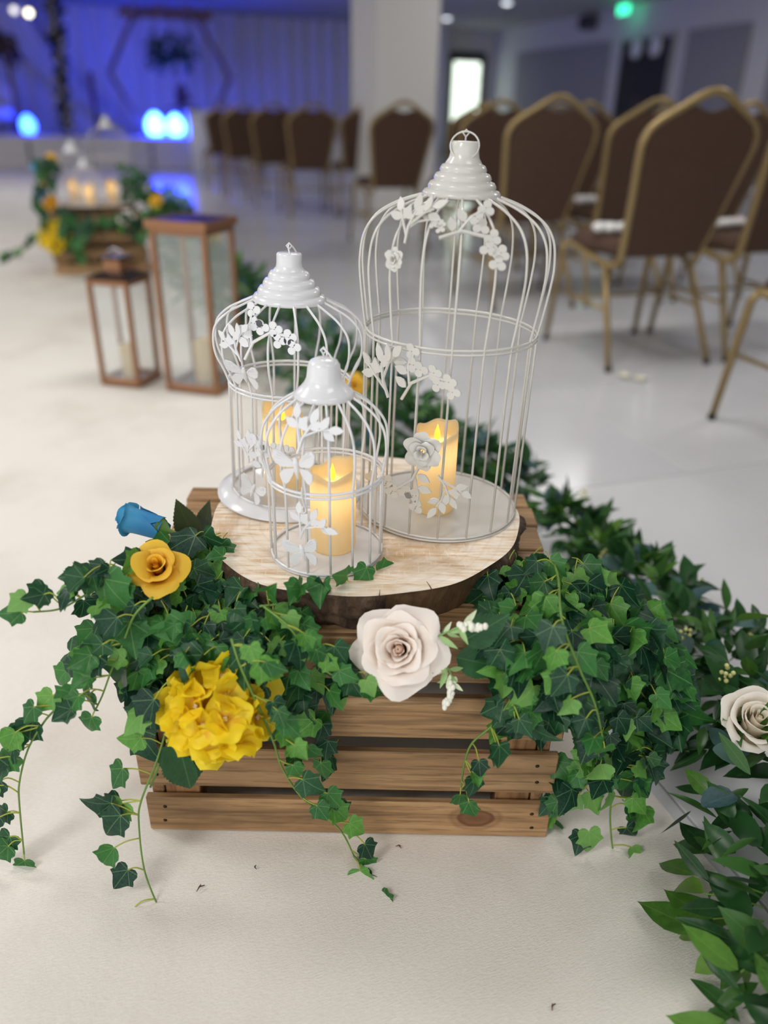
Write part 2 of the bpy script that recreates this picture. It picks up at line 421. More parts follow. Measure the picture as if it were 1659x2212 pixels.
for i, (b0, b1) in enumerate(((-8.8, -3.2), (-3.2, .2), (.2, 3.4), (3.4, 8.2))):
    o = drape(b0, b1, 19.25, .01, CEIL-.005, .34, .07).obj('backdrop_drape', DRAPE, None, ROT)
    tag(o, ['white pleated drape behind the flower arch at the stage end', 'white pleated drape behind the swag curtain on stage', 'white pleated drape lit blue behind the hexagon frame', 'white pleated drape beside the pillar and chair rows'][i], 'curtain', 'backdrop drapes')
# tied-back swag curtain sweeping down to the stage
def swag(u, v):
    e = 1-v
    b = -1.2+2.05*e**1.7+.0+(-.55+1.1*u)*(.35+.65*v)*.7
    return Vector((b, 18.6+.05*math.sin(u*30), .52+v*2.2))
o = MB().grid(swag, 40, 16).obj('swag_curtain', DRAPE, None, ROT)
tag(o, 'gathered white swag curtain sweeping down diagonally beside the hexagon frame', 'curtain')

# hexagon frame
HEXM = plain('hexagon_wood', srgb(106, 80, 62), .6)
hx = thing('hexagon_arch', 'tall dark hexagon flower frame standing on the stage', 'arch', RM(1.56, 16.6, .5))
cb, ca, cz, hs = 1.56, 16.6, 1.51, 1.08
cor = [Vector((cb+hs*math.cos(D2R(60*i)), ca, cz+hs*.86*math.sin(D2R(60*i))/.866)) for i in range(6)]
for i in range(6):
    p, q = cor[i], cor[(i+1) % 6]
    MB().tube([p, q], .055, 4).obj('beam', HEXM, hx, ROT, False)
def leafblob(mb, cen, rad, n, size, r=R_, flat=0.0):
    for _ in range(n):
        d = rv(r); p = Vector(cen)+Vector((d.x*rad[0], d.y*rad[1], d.z*rad[2]))*r.uniform(.4, 1)
        M = basis(p, rv(r)+Vector((0, 0, -flat)), rv(r), size*r.uniform(.6, 1.3))
        mb.add([M @ Vector(x) for x in ((0, 0, 0), (.3, .4, .08), (0, 1, 0), (-.3, .4, .08))], [(0, 1, 2, 3)])
    return mb
FARG = plain('far_foliage', srgb(40, 70, 44), .6, 0, .4, 12)
FARO = plain('far_gold_flowers', srgb(150, 110, 50), .7, 0, .4, 14)
FART = plain('far_dark_foliage', srgb(36, 72, 46), .7, 0, .3, 12)
mb = MB()
for i in range(26): leafblob(mb, (cb-.75+1.5*i/25, ca, cz+hs*.88), (.08, .1, .1), 12, .1)
o = mb.obj('flower_row', FARO, hx, ROT); o['kind'] = 'stuff'
mb = MB()
for i in range(12): leafblob(mb, (cb-.35+.75*i/11, ca, cz+.42-.12*math.sin(i*2.1)), (.12, .1, .26), 22, .13, flat=1)
o = mb.obj('hanging_foliage', FART, hx, ROT); o['kind'] = 'stuff'
# glowing blue lamps: the light sources of the stage
LAMPG = emis('glowing_lamp', (.013, .045, 1.0), 68)
for i, (b, a, s) in enumerate(((1.16, 16.3, .9), (1.52, 16.25, .85), (-1.02, 16.6, .7))):
    q = thing('glow_lamp', ['round teal glowing lamp at the foot of the hexagon frame', 'teal glowing lamp under the dark side table on stage', 'blue glowing lamp on the stage beside the flower column'][i], 'lamp', RM(b, a, .5), group='stage lamps')
    MB().lathe([(.02, 0), (.13*s, .01), (.19*s, .14*s), (.17*s, .28*s), (.09*s, .38*s), (.03, .42*s)], 20, RM(b, a, .52)).obj('shade', LAMPG if i < 2 else emis('glow_blue', (.012, .045, 1.0), 32), q)
    MB().lathe([(.0, 0), (.11*s, 0), (.11*s, .02), (0, .021)], 16, RM(b, a, .5)).obj('base', DARKM, q)
# little dark side table with a dried bouquet
q = thing('side_table', 'small dark table holding a brown dried bouquet on stage', 'table', RM(1.75, 16.9, .5))
MB().lathe([(.0, .46), (.3, .46), (.3, .5), (0, .5)], 20, RM(1.75, 16.9, .5)).obj('table_top', DARKM, q)
MB().lathe([(.03, 0), (.03, .46)], 10, RM(1.75, 16.9, .5)).lathe([(.16, 0), (.15, .02), (.03, .03)], 16, RM(1.75, 16.9, .5), True).obj('leg', DARKM, q)
mb = MB(); leafblob(mb, RM(1.75, 16.9, 1.18), (.1, .1, .2), 90, .12)
q2 = mb.obj('dried_bouquet', plain('dried_brown', srgb(104, 76, 66), .8), None); tag(q2, 'brown dried bouquet standing on the small dark stage table', 'bouquet')
# flower column (garlanded pole) at the left of the stage
q = thing('flower_column', 'tall pole wrapped in dark greenery and pale flowers at the stage edge', 'floral column', RM(-.3, 15.75, .5))
MB().tube([RM(-.36, 15.75, .5), RM(-.3, 15.75, 1.6), RM(-.25, 15.75, CEIL-.01)], .03, 8).obj('pole', HEXM, q)
mb = MB(); mf = MB()
for i in range(44):
    z = .66+2.0*i/43; bb = -.38+.12*(z-.5)/2.2
    leafblob(mb, RM(bb, 15.75, z), (.12, .12, .1) if z > 1.9 else (.085, .085, .08), 16, .12)
    if i % 3 == 0: mf.ball(RM(bb+R_.uniform(-.08, .08), 15.65, z), .045, 7, 5)
o = mb.obj('foliage', plain('column_foliage', srgb(48, 54, 44), .7, 0, .4, 9), q); o['kind'] = 'stuff'
o = mf.obj('blossoms', plain('pale_blossom', srgb(190, 186, 160), .7), q); o['kind'] = 'stuff'
BULB = emis('warm_bulb', (1, .9, .55), 5)
for i, (px, py) in enumerate(((62, 28), (30, 22))):
    d = ray(px, py); dn = d*(15.4/(d.x*-ST+d.y*CT)); p = CAM+dn
    q = thing('globe_bulb', ['bright warm globe bulb hanging beside the flower column', 'dimmer pale globe bulb hanging beside the bright one'][i], 'bulb', p, group='globe bulbs')
    MB().ball(p, .05, 14, 10).obj('globe', BULB if i == 0 else emis('pale_bulb', (.9, .85, .75), 1.6), q)
    MB().tube([p+Vector((0, 0, .05)), Vector((p.x, p.y, CEIL-.002))], .006, 5).obj('cord', BLACKP, q)
# settee and flowers at the far left
q = thing('stage_settee', 'pale curved-back settee on the stage beside blue light', 'settee', RM(-1.75, 17.2, .5))
SET = plain('settee_fabric', srgb(190, 186, 190), .8)
MB().cbox(-2.5, -1.25, 16.9, 17.5, .74, .96, .05).obj('seat', SET, q, ROT)
MB().grid(lambda u, v: Vector((-2.5+1.25*u, 17.5+.06*math.sin(v*3), .9+v*(.35+.3*math.sin(math.pi*u)))), 16, 6).obj('backrest', SET, q, ROT)
for bb in (-2.45, -1.3):
    for aa in (16.95, 17.45): MB().tube([(bb, aa, .505), (bb, aa, .76)], .025, 6).obj('leg', HEXM, q, ROT)
q = thing('floral_stand', 'dark stand of red and green flowers at the stage side', 'flowers', RM(-1.15, 16.3, .5))
MB().tube([RM(-1.15, 16.3, .5), RM(-1.15, 16.3, 1.7)], .03, 8).obj('pole', HEXM, q)
mb = MB(); leafblob(mb, RM(-1.15, 16.3, 1.85), (.26, .2, .28), 170, .13); o = mb.obj('foliage', plain('stand_foliage', srgb(70, 52, 50), .7, 0, .5, 8), q); o['kind'] = 'stuff'
# red candle stand
q = thing('red_stand', 'slim dark red stand behind the flower column on stage', 'stand', RM(.16, 17.3, .5))
MB().lathe([(.1, 0), (.1, .03), (.03, .06), (.035, .5), (.05, .52)], 12, RM(.16, 17.3, .5), True).obj('base', DARKM, q)
MB().lathe([(.045, .52), (.05, .6), (.05, 1.0), (.02, 1.06)], 12, RM(.16, 17.3, .5), False, True).obj('candle', plain('dark_red', srgb(96, 36, 44), .6), q)
# white plinth with flowers in front of the stage
q = thing('plinth', 'white square plinth with coral flowers at the stage front', 'plinth', RM(1.86, 14.9))
MB().cbox(1.6, 2.0, 14.7, 15.1, .001, .9, .01).obj('shaft', WHITE, q, ROT)
MB().cbox(1.57, 2.03, 14.67, 15.13, .9, .94, .01).obj('cap', WHITE, q, ROT)
mb = MB(); leafblob(mb, RM(2.1, 14.7, .55), (.12, .12, .2), 60, .1); o = mb.obj('coral_flowers', plain('coral_petals', srgb(214, 160, 140), .8), q); o['kind'] = 'stuff'

# ================================================================== BANQUET CHAIRS
def chair_meshes():
    P = {}
    out = [(-.165, .425), (-.19, .56), (-.222, .80), (-.217, .845), (-.19, .882), (-.12, .918), (-.07, .938), (-.035, .925), (0, .92)]
    out = out+[(-x, z) for x, z in reversed(out[:-1])]
    lean = lambda z: -.14-(z-.42)*.28
    mb = MB(); n = len(out)
    vs = [(x, lean(z)-.016, z) for x, z in out]+[(x*.985, lean(z)+.022, z) for x, z in out]
    mb.add(vs, [tuple(range(n)), tuple(range(n, 2*n))[::-1]]+[(i, n+i, n+(i+1) % n, (i+1) % n) for i in range(n)])
    P['backrest'] = mb.mesh('backrest', BROWN, False)
    fr = [(-.175, .40), (-.182, .47), (-.205, .62), (-.234, .79), (-.233, .835), (-.21, .877), (-.12, .932), (-.05, .972), (0, .985)]
    fr = fr+[(-x, z) for x, z in reversed(fr[:-1])]
    P['back_frame'] = MB().tube(spline([(x, lean(z), z) for x, z in fr], 3), .0155, 8).mesh('back_frame', GOLD)
    # seat cushion
    def seat(u, v):
        th = 2*math.pi*u; c, s = math.cos(th), math.sin(th)
        k = (abs(c)**5+abs(s)**5)**(-1/5)
        prof = [(0.001, .05), (.6, .05), (.9, .044), (1, .025), (1.0, .0), (.93, -.02), (0.001, -.02)]
        i = min(int(v*6+1e-6), 6); r, z = prof[i]
        return Vector((c*k*r*(.215-.02*(s < 0)), .045+s*k*r*.2, .435+z+.006*(1-r)))
    P['seat'] = MB().grid(seat, 28, 6).mesh('seat', SEATF)
    for nm, sx in (('l', -1), ('r', 1)):
        P['rail'+nm] = MB().tube(spline([(sx*.176, -.137, .41), (sx*.183, -.115, .385), (sx*.198, -.06, .385), (sx*.206, .05, .405), (sx*.213, .17, .43), (sx*.216, .205, .425)], 5), .014, 8).mesh('side_rail', GOLD)
        P['fl'+nm] = MB().tube([(sx*.216, .2, .428), (sx*.218, .222, .40), (sx*.233, .26, .012)], [.0145, .0145, .0115], 8).mesh('leg', GOLD)
        P['rl'+nm] = MB().tube([(sx*.197, -.07, .39), (sx*.234, -.252, .012)], [.015, .0115], 8).mesh('leg', GOLD)
        P['ff'+nm] = MB().lathe([(.0135, 0), (.0135, .02)], 8, (sx*.233, .26, .0), True).mesh('foot', BLACKP)
        P['rf'+nm] = MB().lathe([(.0135, 0), (.0135, .02)], 8, (sx*.234, -.252, .0), True).mesh('foot', BLACKP)
        P['st'+nm] = MB().tube([(sx*.223, .238, .23), (sx*.214, -.15, .22)], .008, 6).mesh('stretcher', GOLD)
    P['cross'] = MB().tube([(-.22, .09, .225), (.22, .09, .225)], .008, 6).mesh('stretcher', GOLD)
    return P
CH = chair_meshes()
def chair(b, a, label, jit=0.0, group='gold framed banquet chairs'):
    M = Matrix.Translation(RM(b, a)) @ Matrix.Rotation(TH+jit, 4, 'Z')
    q = thing('banquet_chair', label, 'chair', RM(b, a), Matrix.Rotation(TH+jit, 3, 'Z'), group)
    for nm, key in (('backrest', 'backrest'), ('back_frame', 'back_frame'), ('seat', 'seat')): link(nm, CH[key], q, M)
    for s in 'lr':
        link('side_rail', CH['rail'+s], q, M); link('stretcher', CH['st'+s], q, M)
        g = link('leg', CH['fl'+s], q, M); link('foot', CH['ff'+s], g, M)
        g = link('leg', CH['rl'+s], q, M); link('foot', CH['rf'+s], g, M)
    link('stretcher', CH['cross'], q, M)
    return q
B1, A1, PITCH = 2.06, 2.765, 1.08
def chair_b(px, a):                     # aisle-side offset of a chair whose back centre shows in column px
    d = ray(px, 320); k = (a-.2)/(d.x*-ST+d.y*CT); p = CAM+d*k; return p.x*CT+p.y*ST
rows = [
 (B1+.02, A1-PITCH, 'brown banquet chair whose front leg only shows, behind the tall cage row'),
 (B1, A1, 'brown banquet chair on the aisle with its whole back and pink packet row ahead'),
 (B1+.56, A1, 'brown banquet chair second from the aisle carrying a white packet'),
 (B1+.02, A1+PITCH, 'brown aisle chair one row ahead of the large near chair'),
 (B1+.58, A1+PITCH, 'brown chair with packet beside the second-row aisle chair'),
 (B1+1.12, A1+PITCH, 'brown chair third from the aisle in the second row'),
 (chair_b(1062, A1+2*PITCH), A1+2*PITCH, 'brown chair behind the tall cage roof, third row by the aisle'),
 (chair_b(1062, A1+2*PITCH)+.6, A1+2*PITCH, 'brown chair second in the third row, packet on its seat'),
 (chair_b(1062, A1+2*PITCH)+1.2, A1+2*PITCH, 'brown chair third in the third row towards the door'),
 (chair_b(862, A1+3*PITCH), A1+3*PITCH, 'brown aisle chair standing right in front of the white pillar'),
 (chair_b(862, A1+3*PITCH)+.62, A1+3*PITCH, 'brown chair beside the one in front of the white pillar'),
 (chair_b(862, A1+3*PITCH)+1.24, A1+3*PITCH, 'brown fourth-row chair two along from the pillar chair'),
 (chair_b(672, A1+5*PITCH), A1+5*PITCH, 'brown aisle chair just ahead of the white pillar'),
 (chair_b(672, A1+5*PITCH)+.52, A1+5*PITCH, 'brown chair half hidden by the white pillar edge'),
 (chair_b(592, A1+6*PITCH), A1+6*PITCH, 'brown aisle chair two rows ahead of the pillar'),
 (chair_b(528, A1+7*PITCH), A1+7*PITCH, 'brown aisle chair three rows ahead of the pillar'),
 (chair_b(486, A1+8*PITCH), A1+8*PITCH, 'brown front-row aisle chair next to the white plinth'),
]
for i, (b, a, lab) in enumerate(rows): chair(b, a, lab, R_.uniform(-.025, .025))
PKW = plain('packet_white', srgb(228, 226, 224), .4); PKP = plain('packet_pink', srgb(226, 178, 188), .5)
def packet(b, a, lab):
    q = thing('confetti_packet', lab, 'packet', RM(b, a, .492), group='confetti packets on seats')
    for i in range(5):
        c = RM(b-.07+.035*i, a+R_.uniform(-.02, .02), .513)
        MB().ball((0, 0, 0), 1, 8, 6).obj('pouch', PKP if i == 4 else PKW, q, Matrix.Translation(c) @ Matrix.Rotation(R_.uniform(0, 3), 4, 'Z') @ Matrix.Diagonal((.036, .027, .02, 1)))
for b, a, lab in ((B1-.12, A1+.0, 'white and pink packet on the large near aisle chair'), (B1+.47, A1+.05, 'white packet on the chair beside the large near one'),
                  (B1+.16, A1+PITCH, 'pale packet on the second-row aisle chair'), (B1+.46, A1+PITCH+.02, 'pale packet on the seat second from aisle in row two'), (B1+1.12, A1+PITCH, 'pale packet on the third seat of the second row')):
    packet(b, a, lab)

# ================================================================== CANDLES
t = NT('candle_wax'); t.set(Roughness=.45)
wc = t.noise(t.coords((30, 30, 6), rnd=6), 1.0, 3)
wcol = t.ramp(wc, [(.3, srgb(240, 222, 178)), (.7, srgb(247, 234, 200))]); t.col(wcol)
tr = t.new('ShaderNodeBsdfTranslucent'); t.l(wcol, tr.inputs[0])
mx = t.new('ShaderNodeMixShader'); mx.inputs[0].default_value = .5
t.l(t.b.outputs[0], mx.inputs[1]); t.l(tr.outputs[0], mx.inputs[2]); t.l(mx.outputs[0], t.n['Material Output'].inputs[0]); WAX = t.m
FLAME = emis('led_flame', (1, .62, .03), 1.9)
def candle(p, r, h, label, group, en=.034, hi=True, tiltdir=0.0):
    p = Vector(p)
    q = thing('pillar_candle', label, 'candle', p, group=group)
    n = 40 if hi else 16
    rim = lambda a: .0035*math.sin(a*2+tiltdir)+.006*math.cos(a-tiltdir)+.002*math.sin(a*5)
    prof = [(.001, 0), (.96, 0), (1, .004), (1, .3*h), (1.0, .6*h), (1.0, .85*h), (1.0, .96*h), (.985, h), (.93, h+.001), (.86, h-.004), (.80, h-.014), (.6, h-.018), (.25, h-.019), (.001, h-.019)]
    mb = MB(); vs = []
    for i, (rr, z) in enumerate(prof):
        for k in range(n):
            a = 2*math.pi*k/n
            drip = 1+(.012*max(0, math.sin(a*7+1.3*math.sin(a*3)))**3 if 3 <= i <= 6 else 0)
            zz = z+(rim(a)*(1 if 6 <= i <= 9 else .4) if i >= 6 else 0)
            vs.append(Vector((rr*r*drip*math.cos(a), rr*r*drip*math.sin(a), zz)))
    fs = [(i*n+k, i*n+(k+1) % n, (i+1)*n+(k+1) % n, (i+1)*n+k) for i in range(len(prof)-1) for k in range(n)]
    mb.add(vs, fs); mb.obj('wax_body', WAX, q, Matrix.Translation(p))
    MB().lathe([(.001, 0), (.003, .003), (.004, .007), (.003, .013), (.001, .019), (.0003, .022)], 12, (0, 0, 0)).obj('flame', FLAME, q, Matrix.Translation(p+Vector((0, 0, h-.016)))) if en > .01 else MB().tube([(0, 0, 0), (0, 0, .012)], .0008, 5).obj('wick', BLACKP, q, Matrix.Translation(p+Vector((0, 0, h-.019))))
    if en <= .01: return q
    for dz, e in ((-.033, en),):
        l = bpy.data.lights.new('candle_led', 'POINT'); l.energy = e; l.color = (1, .69, .33); l.shadow_soft_size = .006
        o = bpy.data.objects.new('candle_led_light', l); COL.objects.link(o); o.location = p+Vector((0, 0, h+dz))
    l = bpy.data.lights.new('candle_flame_light', 'POINT'); l.energy = en*.12; l.color = (1, .62, .2); l.shadow_soft_size = .004
    o = bpy.data.objects.new('candle_flame_light', l); COL.objects.link(o); o.location = p+Vector((0, 0, h+.006))
    return q

# ================================================================== BIRD CAGES
DT = .0012
def out_butterfly(s=1.0):
    mb = MB()
    half_u = [(.04, .05), (.12, .16), (.30, .34), (.46, .38), (.52, .28), (.47, .10), (.34, .0), (.10, -.02)]
    half_l = [(.05, -.04), (.30, -.06), (.40, -.16), (.38, -.30), (.30, -.40), (.22, -.36), (.10, -.18)]
    for sx in (-1, 1):
        for h in (half_u, half_l):
            ol = [(sx*x, y) for x, y in h]
            if sx < 0: ol.reverse()
            M = Matrix.Rotation(-sx*.22, 4, 'Y')
            mb.prism(ol, .03, M)
        for k in range(4):
            a = .35+.28*k
            mb.tube([(sx*.08, .03, .02), (sx*(.25*math.cos(a*.6)), .25*math.sin(a)*.9+.0, .06), (sx*.46*math.cos(a*.55), .36*math.sin(a), .115)], .012, 4)
    mb.tube([(0, .2, .03), (0, .1, .05), (0, -.1, .05), (0, -.28, .03)], [.04, .06, .055, .02], 8)
    return mb
def out_leaf(cx, cy, ang, L, W):
    pts = [(0, 0), (W*.35, L*.2), (W*.5, L*.45), (W*.36, L*.72), (0, L), (-W*.36, L*.72), (-W*.5, L*.45), (-W*.35, L*.2)]
    c, s = math.cos(ang), math.sin(ang)
    return [(cx+x*c-y*s, cy+x*s+y*c) for x, y in pts]
def out_sprig():
    mb = MB()
    mb.tube([(0, -.1, 0), (.02, .2, .01), (.12, .5, .0)], .03, 5); mb.tube([(0, .05, 0), (-.12, .35, .01), (-.2, .55, 0)], .028, 5); mb.tube([(.04, .25, 0), (.3, .45, .01), (.5, .52, 0)], .025, 5)
    for cx, cy, a, L in ((.12, .5, -.1, .36), (.06, .36, .75, .3), (.1, .42, -.9, .3), (-.2, .52, .25, .32), (-.13, .38, 1.15, .3), (-.1, .36, -.35, .3), (.5, .52, -1.35, .34), (.34, .46, -.35, .32), (.36, .46, -2.0, .3)):
        mb.prism(out_leaf(cx, cy, a, L, .17), .03, Matrix.Rotation(R_.uniform(-.2, .2), 4, 'Y'))
    return mb
def out_blossom():
    mb = MB()
    mb.tube([(0, -.2, 0), (.05, .1, .02), (.25, .35, .0), (.55, .42, -.03)], .025, 5); mb.tube([(.03, .05, 0), (-.1, .3, .0), (-.12, .5, 0)], .022, 5)
    for cx, cy in ((.3, .42), (.55, .42), (.42, .3), (-.12, .52), (.1, .35), (-.02, .36), (.66, .32)):
        for k in range(3):
            mb.prism([(cx+.062*math.cos(k*2.09+.4)+.062*math.cos(j*.628), cy+.062*math.sin(k*2.09+.4)+.055*math.sin(j*.628)) for j in range(10)], .022)
    for cx, cy, a in ((.0, .0, 1.3), (-.06, .2, 1.6)): mb.prism(out_leaf(cx, cy, a, .22, .13), .025)
    return mb
DECO = {'butterfly': out_butterfly(), 'leaf_sprig': out_sprig(), 'blossom_sprig': out_blossom()}
DME = {(k, m.name): v.mesh(k, m, False) for k, v in DECO.items() for m in (WHITE, CREAM)}
def stepped(r0, z0, r1, z1, n):
    out = []; dr = (r0-r1)/n; dz = (z1-z0)/n
    for i in range(n):
        r, z = r0-dr*i, z0+dz*i
        out += [(r-.0006, z), (r, z+dz*.18), (r-dr*.12, z+dz*.45), (r-dr*.45, z+dz*.78), (r-dr*.93, z+dz*.9)]
    return out+[(r1, z1)]
def cage(T, c, r, plate_r, z0, ringz, dome, cap, nb, mat, label, wire=.0018, deco=(), tilt=0.0, ringdir=0.0, group=None, hi=True, ring_d=.02):
    """T places the whole arrangement; c = base centre in arrangement space; dome = [(r,z)...] above ring"""
    q = thing('bird_cage', label, 'bird cage', T @ Vector((c[0], c[1], z0)), group=group)
    M = T @ Matrix.Translation((c[0], c[1], 0)) @ Matrix.Translation((0, 0, z0)) @ Matrix.Rotation(tilt, 4, 'Y') @ Matrix.Translation((0, 0, -z0))
    n = 48 if hi else 20
    MB().lathe([(.001, z0+.0006), (plate_r-.002, z0+.0006), (plate_r, z0+.002), (plate_r-.001, z0+.004), (r+.006 if plate_r > r+.01 else plate_r-.003, z0+(.011 if plate_r > r+.01 else .0042)), (r+.002, z0+(.012 if plate_r > r+.01 else .0042)), (r-.002, z0+(.007 if plate_r > r+.01 else .004)), (.001, z0+(.007 if plate_r > r+.01 else .004))], n).obj('base_plate', mat, q, M)
    circ = lambda rr, z, k=n: [(rr*math.cos(2*math.pi*i/k), rr*math.sin(2*math.pi*i/k), z) for i in range(k)]
    MB().tube(circ(r, z0+.006+(.006 if plate_r > r+.01 else 0)), wire*1.05, 6, True).obj('ring', mat, q, M)
    MB().tube(circ(r, ringz), wire*1.15, 6, True).obj('ring', mat, q, M)
    if hi: MB().tube(circ(r*1.0, ringz-.0052), wire*1.0, 6, True).obj('ring', mat, q, M)
    dp = spline([(rr, 0, z) for rr, z in [(r, ringz)]+list(dome)], 5 if hi else 2)
    pts = [(r, 0, z0+.004)]+[tuple(p) for p in dp]
    bm = MB().tube(pts, wire, 6 if hi else 4).mesh('bar', mat)
    for i in range(nb): link('bar', bm, q, M @ Matrix.Rotation(2*math.pi*(i+.35)/nb, 4, 'Z'))
    cp = MB().lathe(cap, n).obj('cap', mat, q, M)
    zt = cap[-1][1]
    MB().tube([(0, 0, zt-.002), (0, 0, zt+.004), (.0035, 0, zt+.008), (0, 0, zt+.0115), (-.0035, 0, zt+.008), (0, 0, zt+.004)], .0011, 6).obj('loop', mat, q, M)
    RM4 = M @ Matrix.Translation((0, 0, zt+.0095)) @ Matrix.Rotation(ringdir, 4, 'Z') @ Matrix.Rotation(D2R(62), 4, 'X')
    MB().tube([(ring_d*math.cos(2*math.pi*i/28), ring_d*math.sin(2*math.pi*i/28)-ring_d, 0) for i in range(28)], .0011, 6, True).obj('hanging_ring', mat, q, RM4)
    def surf(phi, z):
        if z <= ringz: rr, sl = r, 0
        else:
            rr = dome[-1][0]
            for p, p2 in zip(dp, dp[1:]):
                if p.z <= z <= p2.z: rr = p.x+(p2.x-p.x)*(z-p.z)/max(p2.z-p.z, 1e-6); sl = (p2.x-p.x)/max(p2.z-p.z, 1e-6); break
            else: sl = -1
        sl = max(-1.6, min(1.0, sl))
        o = Vector((math.cos(phi), math.sin(phi), 0)); nrm = (o-Vector((0, 0, sl))).normalized(); up = (Vector((0, 0, 1))+o*sl).normalized()
        return o*(rr+.003)+Vector((0, 0, z)), nrm, up
    for kind, phi, z, s, rot in deco:
        p, nrm, up = surf(D2R(phi), z)
        side = up.cross(nrm)
        tip = up*math.cos(D2R(rot))+side*math.sin(D2R(rot))
        if kind == 'hook':
            MB().tube(spline([p+Vector((0, 0, .012)), p+nrm*.001, p+Vector((.002, 0, -.010)), p+Vector((.0035, 0, -.018)), p+Vector((.001, 0, -.021)), p+Vector((-.001, 0, -.017)), p+Vector((.001, 0, -.012))], 4), .0009, 5).obj('hook', mat, q, M)
        elif kind == 'metal_rose':
            rose(q, M @ basis(p+nrm*.004, up, nrm, 1), s, mat, 'metal')
        else:
            link(kind, DME[(kind, mat.name)], q, M @ basis(p, tip, nrm, s))
    return q

# ------------------------------------------------------------------ roses
PET = {}
def petal_mesh(key, W, H, r0, r1, curl, mat, ruff=0.0, nu=8, nv=7, seed=0, R=1.0):
    """W half width, r0..r1 meridian radius, H height, curl outward rim roll (metres)"""
    if key in PET: return PET[key]
    rr = random.Random(seed); ph = rr.uniform(0, 6); sk = rr.uniform(-.12, .12)
    mb = MB(); pv = []
    def fn(u, v):
        x = 2*u-1
        m = v*(1-.15*abs(x)**3*v+sk*x*v*.35)
        hw = W*(.34+.66*math.sin(math.pi/2*min(1, v*1.7)))*(1-.26*max(0, (v-.66)/.34)**2.5)
        rad = r0+(r1-r0)*m**1.35+curl*max(0, v-.58)**2*5
        z = H*math.sin(m*math.pi/2*.92)-curl*max(0, v-.70)**2*8+ruff*math.sin(x*4.2+ph)*m**3
        ang = x*hw/max(rad, .30*R, W*.42)
        rad += ruff*.8*math.cos(x*3.6+ph*2)*m**3
        pv.append(v)
        return Vector((rad*math.sin(ang), -rad*math.cos(ang), z))
    mb.grid(fn, nu, nv); me = mb.mesh('petal', mat)
    at = me.attributes.new('pv', 'FLOAT', 'POINT'); at.data.foreach_set('value', pv)
    PET[key] = me; return me
def rose(parent, M, R, mat, style='open', seed=3):
    """M: local Z = flower axis (face), local origin = flower foot"""
    rr = random.Random(seed)
    if style == 'open':      # full blown garden rose
        L = [(2, .03, .07, .88, .2, .0), (3, .07, .14, .9, .28, .0), (3, .12, .23, .94, .38, .02), (4, .18, .36, .97, .48, .04), (4, .26, .52, .94, .62, .08), (5, .32, .72, .84, .78, .14), (5, .36, .92, .62, .9, .22)]
    elif style == 'loose':   # few large wavy petals
        L = [(2, .06, .16, 1.0, .30, .0), (3, .14, .30, 1.0, .46, .04), (4, .22, .56, .92, .68, .12), (4, .28, .94, .64, .84, .2)]
    elif style == 'bud':
        L = [(2, .06, .12, 1.75, .34, .0), (3, .20, .24, 1.74, .5, .04), (3, .34, .40, 1.66, .66, .09), (3, .42, .50, 1.46, .74, .16)]
    elif style == 'cup':     # half-open florist rose
        L = [(3, .08, .16, 1.3, .3, .0), (3, .2, .30, 1.3, .46, .02), (4, .34, .5, 1.26, .64, .05), (4, .5, .72, 1.16, .8, .10), (5, .6, .92, .98, .84, .2)]
    else:                    # small metal flower
        L = [(2, .05, .12, .55, .24, 0), (3, .10, .36, .48, .34, .05), (3, .12, .62, .36, .48, .08), (6, .14, .96, .22, .54, .08)]
    if style != 'metal': MB().lathe([(.05*R, 0), (.10*R, .3*R), (.11*R, L[0][3]*R*.55), (.07*R, L[0][3]*R*.78), (.02*R, L[0][3]*R*.86)], 10).obj('petal_heart', mat, parent, M)
    tw = 0
    for li, (n, r0, r1, H, W, curl) in enumerate(L):
        for k in range(n):
            v = k % 2
            key = (style, mat.name, li, v, round(R, 4))
            me = petal_mesh(key, W*R, H*R, r0*R, r1*R, curl*R, mat, .016*R*li, seed=li*7+v, R=R)
            a = tw+2*math.pi*k/n+rr.uniform(-.12, .12)
            j = Matrix.Rotation(rr.uniform(-.09, .09)*(.4+.3*li), 4, rv(rr))
            link('petal', me, parent, M @ Matrix.Rotation(a, 4, 'Z') @ j @ Matrix.Translation((0, 0, -.04*R*li*rr.random())))
        tw += 1.1
WROSE = petalmat('blush_white_petal', srgb(255, 226, 206), srgb(255, 248, 240), trans=.25)
YROSE = petalmat('yellow_rose_petal', srgb(226, 150, 30), srgb(250, 204, 60), trans=.25, lo=.2, hi=.95)
BROSE = petalmat('blue_rose_petal', srgb(36, 130, 186), srgb(84, 178, 220), trans=.15, lo=.3, hi=1.0)
CROSE = petalmat('ivory_rose_petal', srgb(248, 234, 206), srgb(254, 248, 238), trans=.25)
HYDR = petalmat('hydrangea_petal', srgb(238, 176, 24), srgb(252, 228, 46), trans=.3, lo=.0, hi=.38)
BEAD = plain('pale_bead', srgb(226, 214, 190), .4)
GREENC = plain('calyx_green', srgb(92, 130, 60), .6)
def flower(name, label, cat, loc, axis, R, mat, style, seed=3, group=None, calyx=True):
    q = thing(name, label, cat, loc, group=group)
    M = basis(loc, Vector((0, 0, 1)) if abs(Vector(axis).normalized().z) < .9 else Vector((0, 1, 0)), axis, 1)
    # local Z must be the axis exactly
    z = Vector(axis).normalized(); y = Vector((0, 0, 1))-z*z.z; y = y.normalized() if y.length > 1e-4 else Vector((0, 1, 0)); x = y.cross(z)
    M = Matrix((x, y, z)).transposed().to_4x4(); M.translation = Vector(loc)
    rose(q, M, R, mat, style, seed)
    if calyx: MB().lathe([(.002, -.5*R), (.06*R+.001, -.3*R), (.3*R, -.04*R), (.42*R, .1*R)], 12).obj('calyx', GREENC, q, M)
    return q, M
